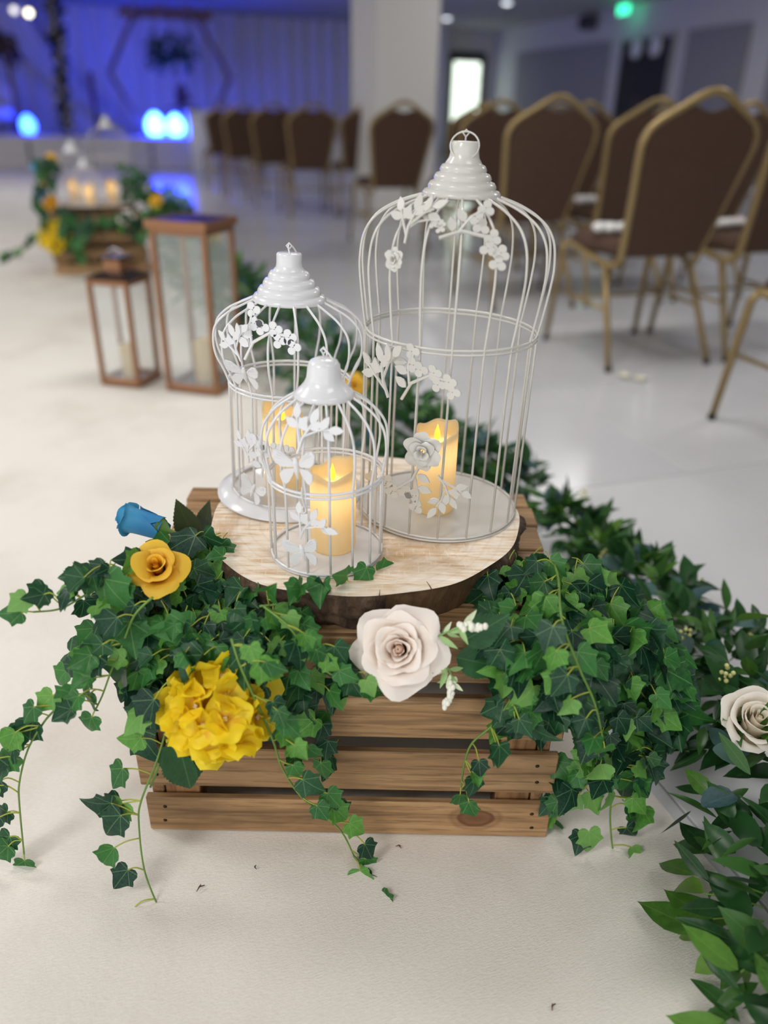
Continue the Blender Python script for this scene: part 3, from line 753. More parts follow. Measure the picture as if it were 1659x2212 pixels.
def hydrangea(loc, axis, Rb, label, n=30, seed=5, group=None, mat=None, ps=.021):
    mat = mat or HYDR
    rr = random.Random(seed); q = thing('hydrangea', label, 'flower', loc, group=group)
    key = ('hyd', mat.name, ps)
    if key not in PET:
        for v in range(3):
            mb = MB(); pv = []; rq = random.Random(v); c1, c2 = rq.uniform(.1, .5), rq.uniform(-.3, .35)
            def fn(u, w, c1=c1, c2=c2):
                x = 2*u-1; wd = .60*max(0, math.sin(math.pi*min(.05+.80*w, 1)**.8))**.75+.02; pv.append(w)
                return Vector((x*wd, .06+w*(1-.16*x*x*w), c1*w*w*.9+c2*x*x*w*.6))*ps
            mb.grid(fn, 6, 6); me = mb.mesh('petal', mat); at = me.attributes.new('pv', 'FLOAT', 'POINT'); at.data.foreach_set('value', pv)
            PET[(key, v)] = me
        PET[key] = 1; 
    bd = ('bead', ps)
    if bd not in PET:
        mb = MB()
        for k in range(4): mb.ball((.07*ps*math.cos(k*1.57), .07*ps*math.sin(k*1.57), .1*ps), .07*ps, 6, 4)
        PET[bd] = mb.mesh('stamen', BEAD)
    ax = Vector(axis).normalized()
    gold = math.pi*(3-math.sqrt(5))
    z = ax; x = z.orthogonal().normalized(); y = z.cross(x)
    for i in range(n):
        ct = 1-1.35*(i+.5)/n; stt = math.sqrt(max(0, 1-ct*ct)); ph = i*gold
        d = (x*math.cos(ph)+y*math.sin(ph))*stt+z*ct
        p = Vector(loc)+d*Rb*rr.uniform(.80, 1.06)
        nn = (d+rv(rr)*.35).normalized(); a0 = rr.uniform(0, 6)
        u0 = nn.orthogonal().normalized(); v0 = nn.cross(u0)
        for k in range(4):
            a = a0+k*math.pi/2+rr.uniform(-.12, .12)
            tip = u0*math.cos(a)+v0*math.sin(a)
            link('petal', PET[(key, rr.randrange(3))], q, basis(p+nn*.001*k, tip+nn*rr.uniform(-.1, .35), nn, rr.uniform(.85, 1.25)))
        link('stamen', PET[bd], q, basis(p+nn*.001, u0, nn, 1))
    MB().ball(loc, Rb*.62, 12, 8).obj('flower_core', plain('hydrangea_core', srgb(214, 170, 28), .8), q)
    return q

# ------------------------------------------------------------------ leaves
def sym_leaf(half, ridge=.10, droop=.15, curl=0.0):
    """half outline from base (0,y0) to tip on the +x side -> folded leaf along the midrib"""
    mb = MB(); n = len(half)
    zf = lambda x, y: ridge*abs(x)-droop*y*y+curl*x*y
    mid = [(0, y) for _, y in half]
    mid[0] = (0, half[0][1]); 
    vs = [(0, y, zf(0, y)) for _, y in mid]
    R = [(x, y, zf(x, y)) for x, y in half]; Lf = [(-x, y, zf(-x, y)) for x, y in half]
    V = vs+R+Lf; fs = []
    for i in range(n-1):
        fs += [(i, n+i, n+i+1, i+1), (i, i+1, 2*n+i+1, 2*n+i)]
    fs = [f for f in fs]
    mb.add(V, fs); return mb
def ivy_mb(ridge, droop, curl):
    """five-lobed ivy leaf, petiole at the origin, tip at y = 1"""
    half = [(0.0, 0.0), (.11, -.13), (.26, -.18), (.41, -.13), (.50, .0), (.48, .12), (.47, .21), (.55, .31), (.60, .41), (.48, .46), (.38, .52), (.30, .63), (.20, .79), (.08, .94), (0, 1.02)]
    mb = MB(); zf = lambda x, y: ridge*abs(x)*(1-.5*abs(x))-droop*max(0, y)**2-.5*droop*x*x+curl*x*y
    cen = [(0, 0.0), (0, .18), (0, .42), (0, .7), (0, 1.02)]
    V = [(x, y, zf(x, y)) for x, y in cen]; fs = []
    for s in (1, -1):
        b = len(V); V += [(s*x, y, zf(s*x, y)) for x, y in half[1:-1]]
        idx = [0]+list(range(b, b+len(half)-2))+[4]
        fans = [(0, 0, 4), (1, 4, 9), (2, 9, 11), (3, 11, 13), (4, 13, 14)]
        for c, i0, i1 in fans:
            for i in range(i0, i1):
                tri = (c, idx[i], idx[i+1])
                if len(set(tri)) == 3: fs.append(tri if s > 0 else tri[::-1])
        for c, i in ((0, 4), (1, 9), (2, 11), (3, 13)):
            tri = (c, idx[i], c+1)
            if len(set(tri)) == 3: fs.append(tri if s > 0 else tri[::-1])
    return mb.add(V, fs)
IVYMB = [ivy_mb(.15, .15, 0), ivy_mb(.4, .4, .15), ivy_mb(-.15, .4, -.25), ivy_mb(.85, .3, .05), ivy_mb(.3, .8, -.2), ivy_mb(1.3, .2, .1)]
IVYME = {m.name: [x.mesh('leaf', m) for x in IVYMB] for m in (IVYD, IVYM, IVYL)}
LANC = [(0, 0), (.06, .1), (.125, .28), (.145, .45), (.115, .65), (.06, .84), (.015, .97), (0, 1)]
OVAL = [(0, 0), (.12, .08), (.22, .26), (.25, .46), (.20, .66), (.11, .83), (.03, .95), (0, 1.02)]
ROUN = [(0, 0), (.22, .02), (.40, .18), (.46, .45), (.38, .72), (.2, .92), (.06, 1.0), (0, 1.0)]
LM = {}
for nm, hf, mt in (('lanc', LANC, RUSC), ('oval', OVAL, BROAD), ('ovald', OVAL, RUSC), ('roun', ROUN, EUCA)):
    LM[nm] = [sym_leaf(hf, r, d, c).mesh('leaf', mt) for r, d, c in ((.25, .1, 0), (.5, .3, .15), (.15, -.12, -.2))]
LMB = {nm: sym_leaf(hf, .3, .15, .05) for nm, hf in (('lanc', LANC), ('oval', OVAL), ('roun', ROUN))}
def serr(half):
    out = [half[0]]
    for (x0, y0), (x1, y1) in zip(half, half[1:]):
        for k in range(3):
            t1 = (k+.75)/3; t2 = (k+1)/3
            out.append(((x0+(x1-x0)*t1)*1.06+.006, y0+(y1-y0)*t1)); out.append((x0+(x1-x0)*t2, y0+(y1-y0)*t2))
    out[-1] = half[-1]; return out
ROSEHALF = [(0, 0), (.17, .08), (.28, .26), (.30, .44), (.23, .66), (.10, .88), (0, 1.04)]
RLME = sym_leaf(serr(ROSEHALF), .25, .12, .05).mesh('leaf', ROSEL); RLMED = sym_leaf(serr(ROSEHALF), .3, .05, .0).mesh('leaf', ROSELD)

def ivy_leaf(parent, p, tip, nrm, s, shade=None, rr=R_):
    if shade is None:
        shade = rr.random()*.62 if s > .045 else rr.random()+(.036-s)*9
    m = IVYD if shade < .40 else IVYM if shade < .72 else IVYL
    return link('leaf', IVYME[m.name][rr.choice((0, 1, 2, 3, 1, 4, 5))], parent, basis(p, tip, nrm, s*.80))
def petiole(mb, a, b, sag=.25, r=.0009):
    a, b = Vector(a), Vector(b); mid = (a+b)/2+Vector((0, 0, (b-a).length*sag))
    mb.tube(spline([a, mid, b], 4), r, 5)
def poly_in(poly, x, y):
    c = False; n = len(poly)
    for i in range(n):
        x0, y0 = poly[i]; x1, y1 = poly[(i+1) % n]
        if (y0 > y) != (y1 > y) and x < (x1-x0)*(y-y0)/(y1-y0)+x0: c = not c
    return c
def ivy_mass(q, poly, depth, n, rr, stem_mb, smin=.024, smax=.040, big=.10, hub=None):
    """leaves over a draped sheet; depth(px,py) gives the sheet's distance"""
    xs = [p[0] for p in poly]; ys = [p[1] for p in poly]; k = 0; pts = []
    tries = 0
    while k < n and tries < n*200:
        tries += 1
        x, y = rr.uniform(min(xs), max(xs)), rr.uniform(min(ys), max(ys))
        if not poly_in(poly, x, y): continue
        if any((x-a)**2+(y-b)**2 < 17**2 for a, b in pts) and tries < n*60: continue
        pts.append((x, y)); k += 1
        Y = depth(x, y)+rr.uniform(-.018, .03)
        p = atY(x, y, Y)
        s = rr.uniform(smin, smax) if rr.random() > big else rr.uniform(.05, .062)
        dx = (x-sum(xs)/len(xs))/250
        tip = Vector((dx*.7+rr.uniform(-.9, .9), -.4+rr.uniform(-.6, .4), -.65+rr.uniform(-.55, .7)))
        nrm = Vector((dx*.4+rr.uniform(-.85, .85), -1+rr.uniform(-.2, .7), .75+rr.uniform(-.8, .6)))
        M = ivy_leaf(q, p, tip, nrm, s, None, rr)
        if rr.random() < .6:
            petiole(stem_mb, p, p+Vector((rr.uniform(-.02, .02)-dx*.012, .02, rr.uniform(-.006, .012))), .12, .0008)
def ivy_inner(q, poly, depth, n, rr):
    xs = [p[0] for p in poly]; ys = [p[1] for p in poly]; mb = MB(); k = 0
    while k < n:
        x, y = rr.uniform(min(xs), max(xs)), rr.uniform(min(ys), max(ys))
        if not poly_in(poly, x, y): continue
        k += 1
        M = basis(atY(x, y, depth(x, y)+rr.uniform(.015, .045)), Vector((rr.uniform(-.8, .8), -.2, -.8)), Vector((rr.uniform(-.7, .7), -1, .6)), rr.uniform(.024, .038))
        src = IVYMB[rr.randrange(3)]; mb.add([M @ Vector(v) for v in src.v], src.f)
    o = mb.obj('inner_leaves', IVYIN, q); o['kind'] = 'stuff'
IVYIN = plain('ivy_inner_green', srgb(36, 86, 44), .45, 0, .3, 40)
def strand(q, pts, stem_mb, side=-1, n=10, rr=R_, smin=.024, smax=.042, r=.0016, leafdir=None, plen=.022, shade=None, endleaf=True):
    """one trailing ivy vine: pts = world points"""
    sp = spline(pts, 6)
    MB().tube(sp, [r*(1-.35*i/len(sp)) for i in range(len(sp))], 6).obj('stem', STEM, q)
    L = len(sp)
    for i in range(n):
        f = (i+.6)/n; j = min(int(f*(L-1)), L-2); a = sp[j]
        t = (sp[j+1]-sp[j]).normalized()
        sdir = Vector((side, 0, 0)) if leafdir is None else Vector(leafdir).normalized()
        for kk in range(2 if rr.random() < .7 else 1):
            d = (sdir*rr.uniform(.6, 1.1)+Vector((0, rr.uniform(-.5, .1), rr.uniform(-.45, .45)))).normalized()
            b = a+d*plen*rr.uniform(.7, 1.4)
            petiole(stem_mb[1], a, b, rr.uniform(-.1, .35))
            tip = d*.7+Vector((rr.uniform(-.3, .3), -.2, -.8+rr.uniform(-.3, .5)))
            nrm = Vector((sdir.x*.3+rr.uniform(-.5, .5), -1, .5+rr.uniform(-.5, .5)))
            ivy_leaf(q, b, tip, nrm, rr.uniform(smin, smax), shade if shade is None else rr.random()*shade[1]+shade[0], rr)
    if endleaf:
        a = sp[-1]; b = a+(sp[-1]-sp[-3]).normalized()*.012
        petiole(stem_mb[1], a, b, .1); ivy_leaf(q, b, (sp[-1]-sp[-4]), (0, -1, .6), smax*.8, .7, rr)

# ================================================================== CRATE + LOG SLICE
X0, X1, Y0, Y1, ZC, ZL = -.315, .232, .739, 1.142, .33, .382
NAILME = MB().lathe([(.0001, -.0012), (.0032, -.0012), (.0034, .0), (.001, .002)], 8).mesh('nail', NAIL)
def crate(T, label, near=True):
    q = thing('wooden_crate', label, 'crate', T @ Vector(((X0+X1)/2, (Y0+Y1)/2, 0)), group='upturned wooden crates')
    W = X1-X0; xc = (X0+X1)/2
    zs = [(.0, .062), (.083, .151), (.175, .242), (.265, .331)]
    TF = .011
    for fi, (yy, sgn) in enumerate(((Y0+TF/2, -1), (Y1-TF/2, 1))):
        for i, (z0, z1) in enumerate(zs):
            j = (.004, .0, .006, -.004)[i]
            mat = CRATEK if (i == 0 and fi == 0) else CRATE
            M = T @ Matrix.Translation((xc+j*.5, yy, z0+.001))
            o = MB().cbox(-W/2+abs(j)*.4, W/2-abs(j)*.3, -TF/2, TF/2, 0, z1-z0-.001, .0016).obj('slat', mat, q, M, False)
            if near and fi == 0:
                for sx in (-1, 1):
                    for dz in (.3, .72):
                        link('nail', NAILME, o, M @ Matrix.Translation((sx*(W/2-.022-.006*dz), -TF/2+.0004, (z1-z0)*dz)) @ Matrix.Rotation(math.pi/2, 4, 'X'))
    for sx in (-1, 1):
        xx = X0+.018 if sx < 0 else X1-.018
        for z0, z1 in ((.001, .105), (.112, .216), (.222, .318)):
            M = T @ Matrix.Translation((xx, (Y0+Y1)/2, z0))
            MB().cbox(-.008, .008, -(Y1-Y0)/2+TF+.001, (Y1-Y0)/2-TF-.001, 0, z1-z0, .0014).obj('end_board', CRATEY, q, M, False)
        for yy in (Y0+TF+.018, Y1-TF-.018):
            M = T @ Matrix.Translation((xx-sx*.033, yy, .001))
            MB().cbox(-.023, .023, -.016, .016, 0, .317, .0014).obj('corner_post', CRATEZ, q, M, False)
    # floor boards of the crate, now its top
    ys = [Y0+TF+.001, .815, .888, .962, 1.036, 1.10, Y1+.002]
    for i in range(6):
        y0, y1 = ys[i], ys[i+1]-.006
        M = T @ Matrix.Translation((xc+.003*math.sin(i*2), (y0+y1)/2, ZC-.011))
        MB().cbox(-W/2, W/2, -(y1-y0)/2, (y1-y0)/2, 0, .0105, .0016).obj('top_board', CRATE, q, M, False)
    return q
t = NT('sawn_wood'); t.set(Roughness=.75)
v = t.coords((1, 1, 1)); tc = t.new('ShaderNodeTexCoord')
saw = t.noise(t.coords((18, 130, 10), rot=(0, 0, -.62)), 1.0, 4, .6, .3)
pat = t.noise(v, 9, 5, .6, .6); fl2 = t.noise(t.coords((300, 60, 60), rot=(0, 0, .6)), 1.0, 3)
sp = t.new('ShaderNodeSeparateXYZ'); t.l(tc.outputs['Object'], sp.inputs[0])
rad = t.math('SQRT', t.math('ADD', t.math('POWER', t.math('ADD', sp.outputs[0], .02), 2), t.math('POWER', t.math('ADD', sp.outputs[1], .01), 2)))
ring = t.math('SINE', t.math('MULTIPLY', t.math('ADD', rad, t.math('MULTIPLY', t.noise(v, 6, 3), .03)), 420))
c = t.ramp(saw, [(.30, srgb(206, 172, 132)), (.45, srgb(238, 220, 196)), (.62, srgb(250, 241, 228))])
c = t.mix(t.ramp(pat, [(.52, (0, 0, 0)), (.66, (.6, .6, .6))]), c, srgb(196, 156, 106))
c = t.mix(t.math('MULTIPLY', t.math('GREATER_THAN', fl2, .62), .35), c, srgb(250, 240, 226))
c = t.mix(t.math('MULTIPLY', t.math('GREATER_THAN', ring, .8), .09), c, srgb(168, 126, 84))
t.col(c); t.bump(saw, .5, .002); SAWN = t.m
t = NT('bark'); t.set(Roughness=.9)
bv = t.coords((1, 1, .45)); bn = t.noise(bv, 55, 6, .7, .8); bl = t.noise(t.coords((1, 1, 1)), 9, 3)
c = t.ramp(bn, [(.3, srgb(34, 26, 20)), (.5, srgb(74, 56, 42)), (.68, srgb(112, 92, 72))])
c = t.mix(t.ramp(bl, [(.5, (0, 0, 0)), (.62, (.6, .6, .6))]), c, srgb(96, 70, 44))
t.col(c); t.bump(bn, .9, .006); BARK = t.m
BARES = wood('bare_side_wood', srgb(70, 52, 36), srgb(104, 80, 56), srgb(128, 100, 72), axis=2)
LC = Vector((-.027, .955, 0)); LR = .212
def log_wob(a, z=0):
    return 1+.022*math.sin(a*2+.7)+.014*math.sin(a*3+2.1)+.010*math.sin(a*5+.4)+.006*math.sin(a*11)
def log_slice(T, label, near=True):
    q = thing('log_slice', label, 'log slice', T @ Vector((LC.x, LC.y, ZC)), group='log slices on crates')
    M = T @ Matrix.Translation((LC.x, LC.y, 0))
    n = 200 if near else 40; zb = ZC+.001
    mb = MB(); rr = random.Random(4)
    rim = []
    vs = [(0, 0, ZL)]
    for fr in (.35, .7, .992):
        for k in range(n):
            a = 2*math.pi*k/n; r = LR*log_wob(a)*fr; vs.append((r*math.cos(a), r*math.sin(a), ZL))
    fs = [(0, 1+k, 1+(k+1) % n) for k in range(n)]
    for i in range(2):
        fs += [(1+i*n+k, 1+(i+1)*n+k, 1+(i+1)*n+(k+1) % n, 1+i*n+(k+1) % n) for k in range(n)]
    mb.add(vs, fs); mb.obj('sawn_face', SAWN, q, M, False)
    # bark jacket, ragged; bare wood where bark has come away at the front right
    from mathutils import noise as mn
    vs = []; L = 12 if near else 5
    for i in range(L+1):
        f = i/L; z = ZL-.0005-(ZL-.0005-zb)*f
        for k in range(n):
            a = 2*math.pi*k/n
            dd = abs((a-D2R(-60)+math.pi) % (2*math.pi)-math.pi)
            bare = max(0.0, min(1.0, (.42-dd)/.08))
            d3 = Vector((math.cos(a), math.sin(a), 0))*LR
            rough = mn.noise(Vector((d3.x*26, d3.y*26, z*40)))*.009+mn.noise(Vector((d3.x*75, d3.y*75, z*90)))*.006+mn.noise(Vector((d3.x*190, d3.y*190, z*120)))*.003
            out = .003*math.sin(math.pi*min(f*1.1+.05, 1))
            if i == 0: off = -.0018
            else: off = (out+rough)*(1-bare)+(-.004-.014*f)*bare-.010*f*f*(1-bare)
            r = LR*log_wob(a)+off
            vs.append((r*math.cos(a), r*math.sin(a), z))
    fb, fw = [], []
    for i in range(L):
        for k in range(n):
            a = 2*math.pi*(k+.5)/n; dd = abs((a-D2R(-60)+math.pi) % (2*math.pi)-math.pi)
            (fw if dd < .37 else fb).append((i*n+k, (i+1)*n+k, (i+1)*n+(k+1) % n, i*n+(k+1) % n))
    MB().add(vs, fb).obj('bark', BARK, q, M, True)
    MB().add(vs, fw).obj('bare_side', BARES, q, M, True)
    if near:
        # three short drying cracks cut into the front rim
        for a, d in ((-101, .016), (-84, .013), (-66, .018)):
            a = D2R(a); r = LR*log_wob(a)
            p0 = Vector((r*1.03*math.cos(a), r*1.03*math.sin(a), ZL+.0004)); p1 = Vector(((r-d)*math.cos(a+.02), (r-d)*math.sin(a+.02), ZL+.0004))
            MB().tube([p0, (p0+p1)/2+Vector((.0008, 0, 0)), p1], [.0007, .0006, .0002], 4).obj('crack', plain('crack_dark', srgb(78, 54, 38), .9), q, M)
    return q
def arrangement(T, near, labels):
    crate(T, labels[0], near); log_slice(T, labels[1], near)
    zt = ZL+.0005
    # tall cage
    big_cap = [(.001, .795), (.046, .7952)]+stepped(.0475, .7956, .0215, .832, 4)+[(.0178, .838), (.0168, .844), (.0165, .853), (.015, .855), (.001, .8555)]
    bigd = [('metal_rose', 254, .512, .025, 0), ('blossom_sprig', 251, .478, .085, 192), ('leaf_sprig', 266, .476, .055, 140), ('blossom_sprig', 240, .588, .085, 20), ('leaf_sprig', 225, .575, .07, -30),
            ('metal_rose', 232, .735, .013, 0), ('leaf_sprig', 235, .758, .06, -10), ('blossom_sprig', 262, .768, .085, 60), ('blossom_sprig', 236, .772, .05, 30)] if near else ()
    cage(T, (.076, .99), .110, .1125, zt, .638, [(.1135, .66), (.1185, .70), (.1195, .725), (.115, .752), (.101, .772), (.075, .787), (.045, .797)], big_cap, 18 if near else 14, CREAM, labels[2],
         wire=.0016, deco=bigd, tilt=.02, ringdir=-.15, group='bird cages', hi=near, ring_d=.0165)
    med_cap = [(.001, .660), (.0475, .6603)]+stepped(.049, .6606, .0205, .700, 4)+[(.0172, .704), (.0165, .709), (.0165, .719), (.015, .721), (.001, .7215)]
    medd = [('butterfly', 243, .586, .050, 5), ('leaf_sprig', 240, .606, .05, -30), ('blossom_sprig', 248, .622, .085, 18), ('butterfly', 241, .418, .045, 20), ('leaf_sprig', 236, .46, .05, -10), ('blossom_sprig', 250, .455, .075, 0)] if near else ()
    cage(T, (-.139, 1.03), .0835, .1065, zt, .5545, [(.090, .572), (.0985, .59), (.1015, .61), (.098, .63), (.082, .646), (.062, .656), (.046, .663)], med_cap, 17 if near else 12, WHITE, labels[3],
         wire=.0016, deco=medd, tilt=.03, ringdir=1.4, group='bird cages', hi=near, ring_d=.013)
    sm_cap = [(.001, .588), (.0345, .5885), (.0360, .591), (.033, .5955), (.0285, .599), (.0262, .602), (.0235, .605), (.0205, .611), (.0195, .618), (.0185, .626), (.0155, .631), (.009, .634), (.001, .6345)]
    smd = [('butterfly', 251, .532, .052, -6), ('leaf_sprig', 252, .552, .058, 10), ('butterfly', 252, .421, .046, -12), ('leaf_sprig', 250, .440, .052, 18), ('leaf_sprig', 205, .51, .04, -20), ('hook', 253, .492, 1, 0)] if near else ()
    cage(T, (-.072, .855), .0700, .0715, zt, .4945, [(.0735, .512), (.0755, .53), (.073, .552), (.064, .568), (.051, .580), (.035, .590)], sm_cap, 16 if near else 10, WHITE, labels[4],
         wire=.00165, deco=smd, tilt=.0, ringdir=2.1, group='bird cages', hi=near, ring_d=.0125)
    zc = zt+.0047
    gr = 'flameless candles' if near else 'far flameless candles'
    candle(T @ Vector((-.064, .860, zc)), .0285, .108, labels[5], gr, hi=near, tiltdir=.6)
    candle(T @ Vector((-.147, 1.03, zc+.003)), .0285, .118, labels[6], gr, hi=near, tiltdir=2.5)
    candle(T @ Vector((.070, .975, zc)), .0285, .118, labels[7], gr, hi=near, tiltdir=1.2)
arrangement(Matrix.Translation((0, 0, .0035)), True, (
 'upturned slatted wooden crate standing on the runner under a log slice and ivy', 'round pale log slice with dark bark lying on the near crate',
 'tall cream wire bird cage with metal rose and ringed roof', 'mid-sized white bird cage with wide saucer base and stepped roof', 'small white bird cage with bell-shaped roof and butterflies, at the log front',
 'glowing flameless candle inside the small bell-roofed cage', 'glowing flameless candle inside the saucer-based cage', 'glowing flameless candle inside the tall cream cage'))
# a little hook on the small cage door
FT = Matrix.Translation(Vector((-1.735, 4.82, .0035))) @ ROT @ Matrix.Translation(Vector((.04, -.739, 0)))
arrangement(FT, False, (
 'second slatted crate farther up the aisle, beyond the copper lanterns', 'log slice on the far crate up the aisle',
 'tall white bird cage on the far crate', 'mid-sized saucer-based white cage on the far crate', 'small white cage on the far crate',
 'lit candle in the small cage of the far crate', 'lit candle in the saucer-based cage of the far crate', 'lit candle in the tall cage of the far crate'))

# ================================================================== IVY ON THE NEAR CRATE
def ivy(label, loc): return thing('ivy_garland', label, 'ivy', loc, group='ivy garlands')
def W(*pts): return [atY(x, y, Y) for x, y, Y in pts]
rl = random.Random(21)
q = ivy('trailing ivy spilling over the crate beside the yellow hydrangea and yellow rose', (-.22, .78, ZC))
sm, pm = MB(), MB()
polyL = [(262, 1330), (300, 1240), (355, 1170), (430, 1150), (480, 1175), (500, 1225), (560, 1260), (640, 1290), (665, 1340), (640, 1400), (560, 1440), (470, 1420), (390, 1410), (330, 1470), (280, 1500), (262, 1420)]
def depL(x, y):
    base = .705 if y > 1385 else .705+(1385-y)/235*.15
    return base+.01
ivy_mass(q, polyL, depL, 205, rl, pm)
ivy_inner(q, polyL, depL, 170, rl)
polyL2 = [(560, 1380), (680, 1380), (760, 1400), (745, 1480), (700, 1560), (720, 1640), (660, 1670), (600, 1600), (570, 1480)]
ivy_mass(q, polyL2, lambda x, y: .712, 30, rl, pm, .026, .042, .08)
polyL3 = [(265, 1400), (340, 1400), (345, 1500), (330, 1600), (295, 1600), (262, 1500)]
ivy_mass(q, polyL3, lambda x, y: .714, 7, rl, pm, .036, .056, .5)
S = (sm, pm)
strand(q, W((500, 1380, .69), (520, 1440, .668), (560, 1530, .662), (590, 1600, .665), (610, 1660, .67), (650, 1720, .68), (700, 1760, .69), (740, 1800, .695), (765, 1850, .698)), S, 1, 12, rl, .026, .04, plen=.024)
strand(q, W((765, 1850, .698), (790, 1880, .682), (815, 1920, .66)), S, 1, 3, rl, .034, .046, leafdir=(.2, -.5, -.4), plen=.012)
strand(q, W((560, 1310, .745), (640, 1300, .752), (700, 1284, .768), (760, 1266, .79), (802, 1246, .805)), S, 1, 5, rl, .028, .04, leafdir=(.0, -.1, 1), shade=(.3, .4))
strand(q, W((570, 1310, .72), (620, 1350, .705), (660, 1400, .70), (705, 1450, .698), (770, 1476, .695)), S, 1, 6, rl, .026, .036)
pm.obj('petioles', PETI, q)['kind'] = 'stuff'

q = ivy('long ivy vines trailing from the heap down onto the open runner', (-.32, .73, ZC))
sm, pm = MB(), MB()
polyL4 = [(160, 1230), (260, 1210), (330, 1290), (270, 1400), (200, 1440), (140, 1420), (190, 1330)]
ivy_mass(q, polyL4, lambda x, y: .745, 19, rl, pm, .03, .046, .2)
S = (sm, pm)
strand(q, W((420, 1240, .80), (330, 1236, .78), (255, 1246, .76), (185, 1285, .74), (130, 1315, .73), (72, 1322, .72)), S, -1, 7, rl, .03, .04, leafdir=(-.4, 0, .5))
strand(q, W((330, 1290, .73), (290, 1330, .72), (262, 1400, .71), (240, 1450, .70), (222, 1500, .70), (208, 1530, .695)), S, -1, 7, rl, .03, .042)
strand(q, W((240, 1380, .73), (180, 1450, .71), (130, 1520, .70), (95, 1560, .69), (60, 1620, .685), (42, 1690, .68), (42, 1740, .68), (52, 1845, .678)), S, -1, 12, rl, .03, .044)
strand(q, W((400, 1450, .70), (370, 1540, .69), (340, 1640, .68), (305, 1730, .67), (300, 1780, .66), (312, 1880, .645), (343, 1962, .6275)), S, -1, 9, rl, .032, .05, plen=.028)
pm.obj('petioles', PETI, q)['kind'] = 'stuff'

rr2 = random.Random(33)
q = ivy('trailing ivy hanging over the crate corner beside the leafy floor garland', (.25, .82, ZC))
sm, pm = MB(), MB(); S = (sm, pm)
polyR = [(1050, 1245), (1120, 1205), (1240, 1200), (1330, 1250), (1400, 1300), (1450, 1380), (1480, 1480), (1470, 1560), (1420, 1640), (1330, 1690), (1260, 1620), (1225, 1545), (1150, 1580), (1090, 1570), (1075, 1470), (1050, 1380)]
def depR(x, y):
    b = .705 if y > 1395 else .705+(1395-y)/190*.17
    return b+max(0, (x-1250)/230)*.10
ivy_mass(q, polyR, depR, 225, rr2, pm, .028, .046, .16)
ivy_inner(q, polyR, depR, 190, rr2)
polyR2 = [(1200, 1620), (1300, 1640), (1420, 1640), (1400, 1740), (1350, 1800), (1340, 1860), (1280, 1850), (1240, 1780), (1195, 1760)]
ivy_mass(q, polyR2, lambda x, y: .735-(y-1620)*.00008, 15, rr2, pm, .03, .046, .15)
strand(q, W((1195, 1215, .86), (1206, 1250, .80), (1214, 1340, .70), (1250, 1440, .675), (1285, 1520, .675), (1303, 1600, .678)), S, -1, 9, rr2, .026, .04, r=.0019, leafdir=(-.5, -.2, -.1))
strand(q, W((1110, 1500, .70), (1068, 1562, .695), (1020, 1605, .69), (1003, 1650, .685), (996, 1700, .682)), S, -1, 5, rr2, .022, .034, leafdir=(.2, -.3, -.3))
strand(q, W((1370, 1620, .76), (1330, 1680, .75), (1318, 1760, .735), (1325, 1850, .722)), S, 1, 7, rr2, .026, .036)
strand(q, W((1290, 1600, .74), (1280, 1680, .735), (1230, 1720, .75), (1205, 1760, .76)), S, -1, 6, rr2, .024, .036)
pm.obj('petioles', PETI, q)['kind'] = 'stuff'

# ================================================================== FLOWERS ON THE NEAR CRATE
p = atY(868, 1402, .722)
q, M = flower('garden_rose', 'large blush-white open rose on the front of the near crate', 'flower', p, (-.14, -.78, .58), .050, WROSE, 'open', 3)
for x, y, Y, tip, nn in ((1000, 1385, .722, (.5, -.1, .45), (-.2, -1, .4)), (985, 1420, .724, (.8, -.1, -.12), (0, -1, .7))):
    link('leaf', RLME, q, basis(atY(x, y, Y), tip, nn, .062))
p = atY(345, 1238, .775)
q, M = flower('yellow_rose', 'loose golden-yellow rose resting on the ivy heap', 'flower', p, (.05, -.55, .75), .034, YROSE, 'loose', 9)
link('petal', petal_mesh('ydrop', .02, .02, .008, .042, .006, YROSE, R=.03), q, M @ Matrix.Rotation(-1.45, 4, 'Z') @ Matrix.Rotation(-.75, 4, 'X'))
p0, p1 = atY(350, 1142, .875), atY(268, 1114, .89)
q, M = flower('blue_rose', 'bright blue rosebud lying sideways on the ivy at the crate corner', 'flower', p0, p1-p0, .037, BROSE, 'bud', 5)
link('leaf', RLMED, q, basis(atY(425, 1168, .93), (-.35, .15, .75), (-.1, -1, .3), .062)); link('leaf', RLMED, q, basis(atY(440, 1165, .95), (.12, .2, .8), (-.7, -1, .2), .056))
hp = atY(474, 1522, .69)
q = hydrangea(hp, (-.02, -.93, .36), .047, 'full yellow hydrangea head hanging on the crate front among ivy', 32, 5, ps=.0255)
link('leaf', ROSEL and RLME, q, basis(atY(384, 1600, .672), (.10, .0, -1), (.45, -1, .1), .084)); link('leaf', RLME, q, basis(atY(372, 1605, .682), (.16, .0, -1), (-.25, -1, .1), .080))
MB().tube(W((400, 1500, .71), (365, 1600, .705), (325, 1700, .70)), .0016, 6).obj('stem', STEM, q)
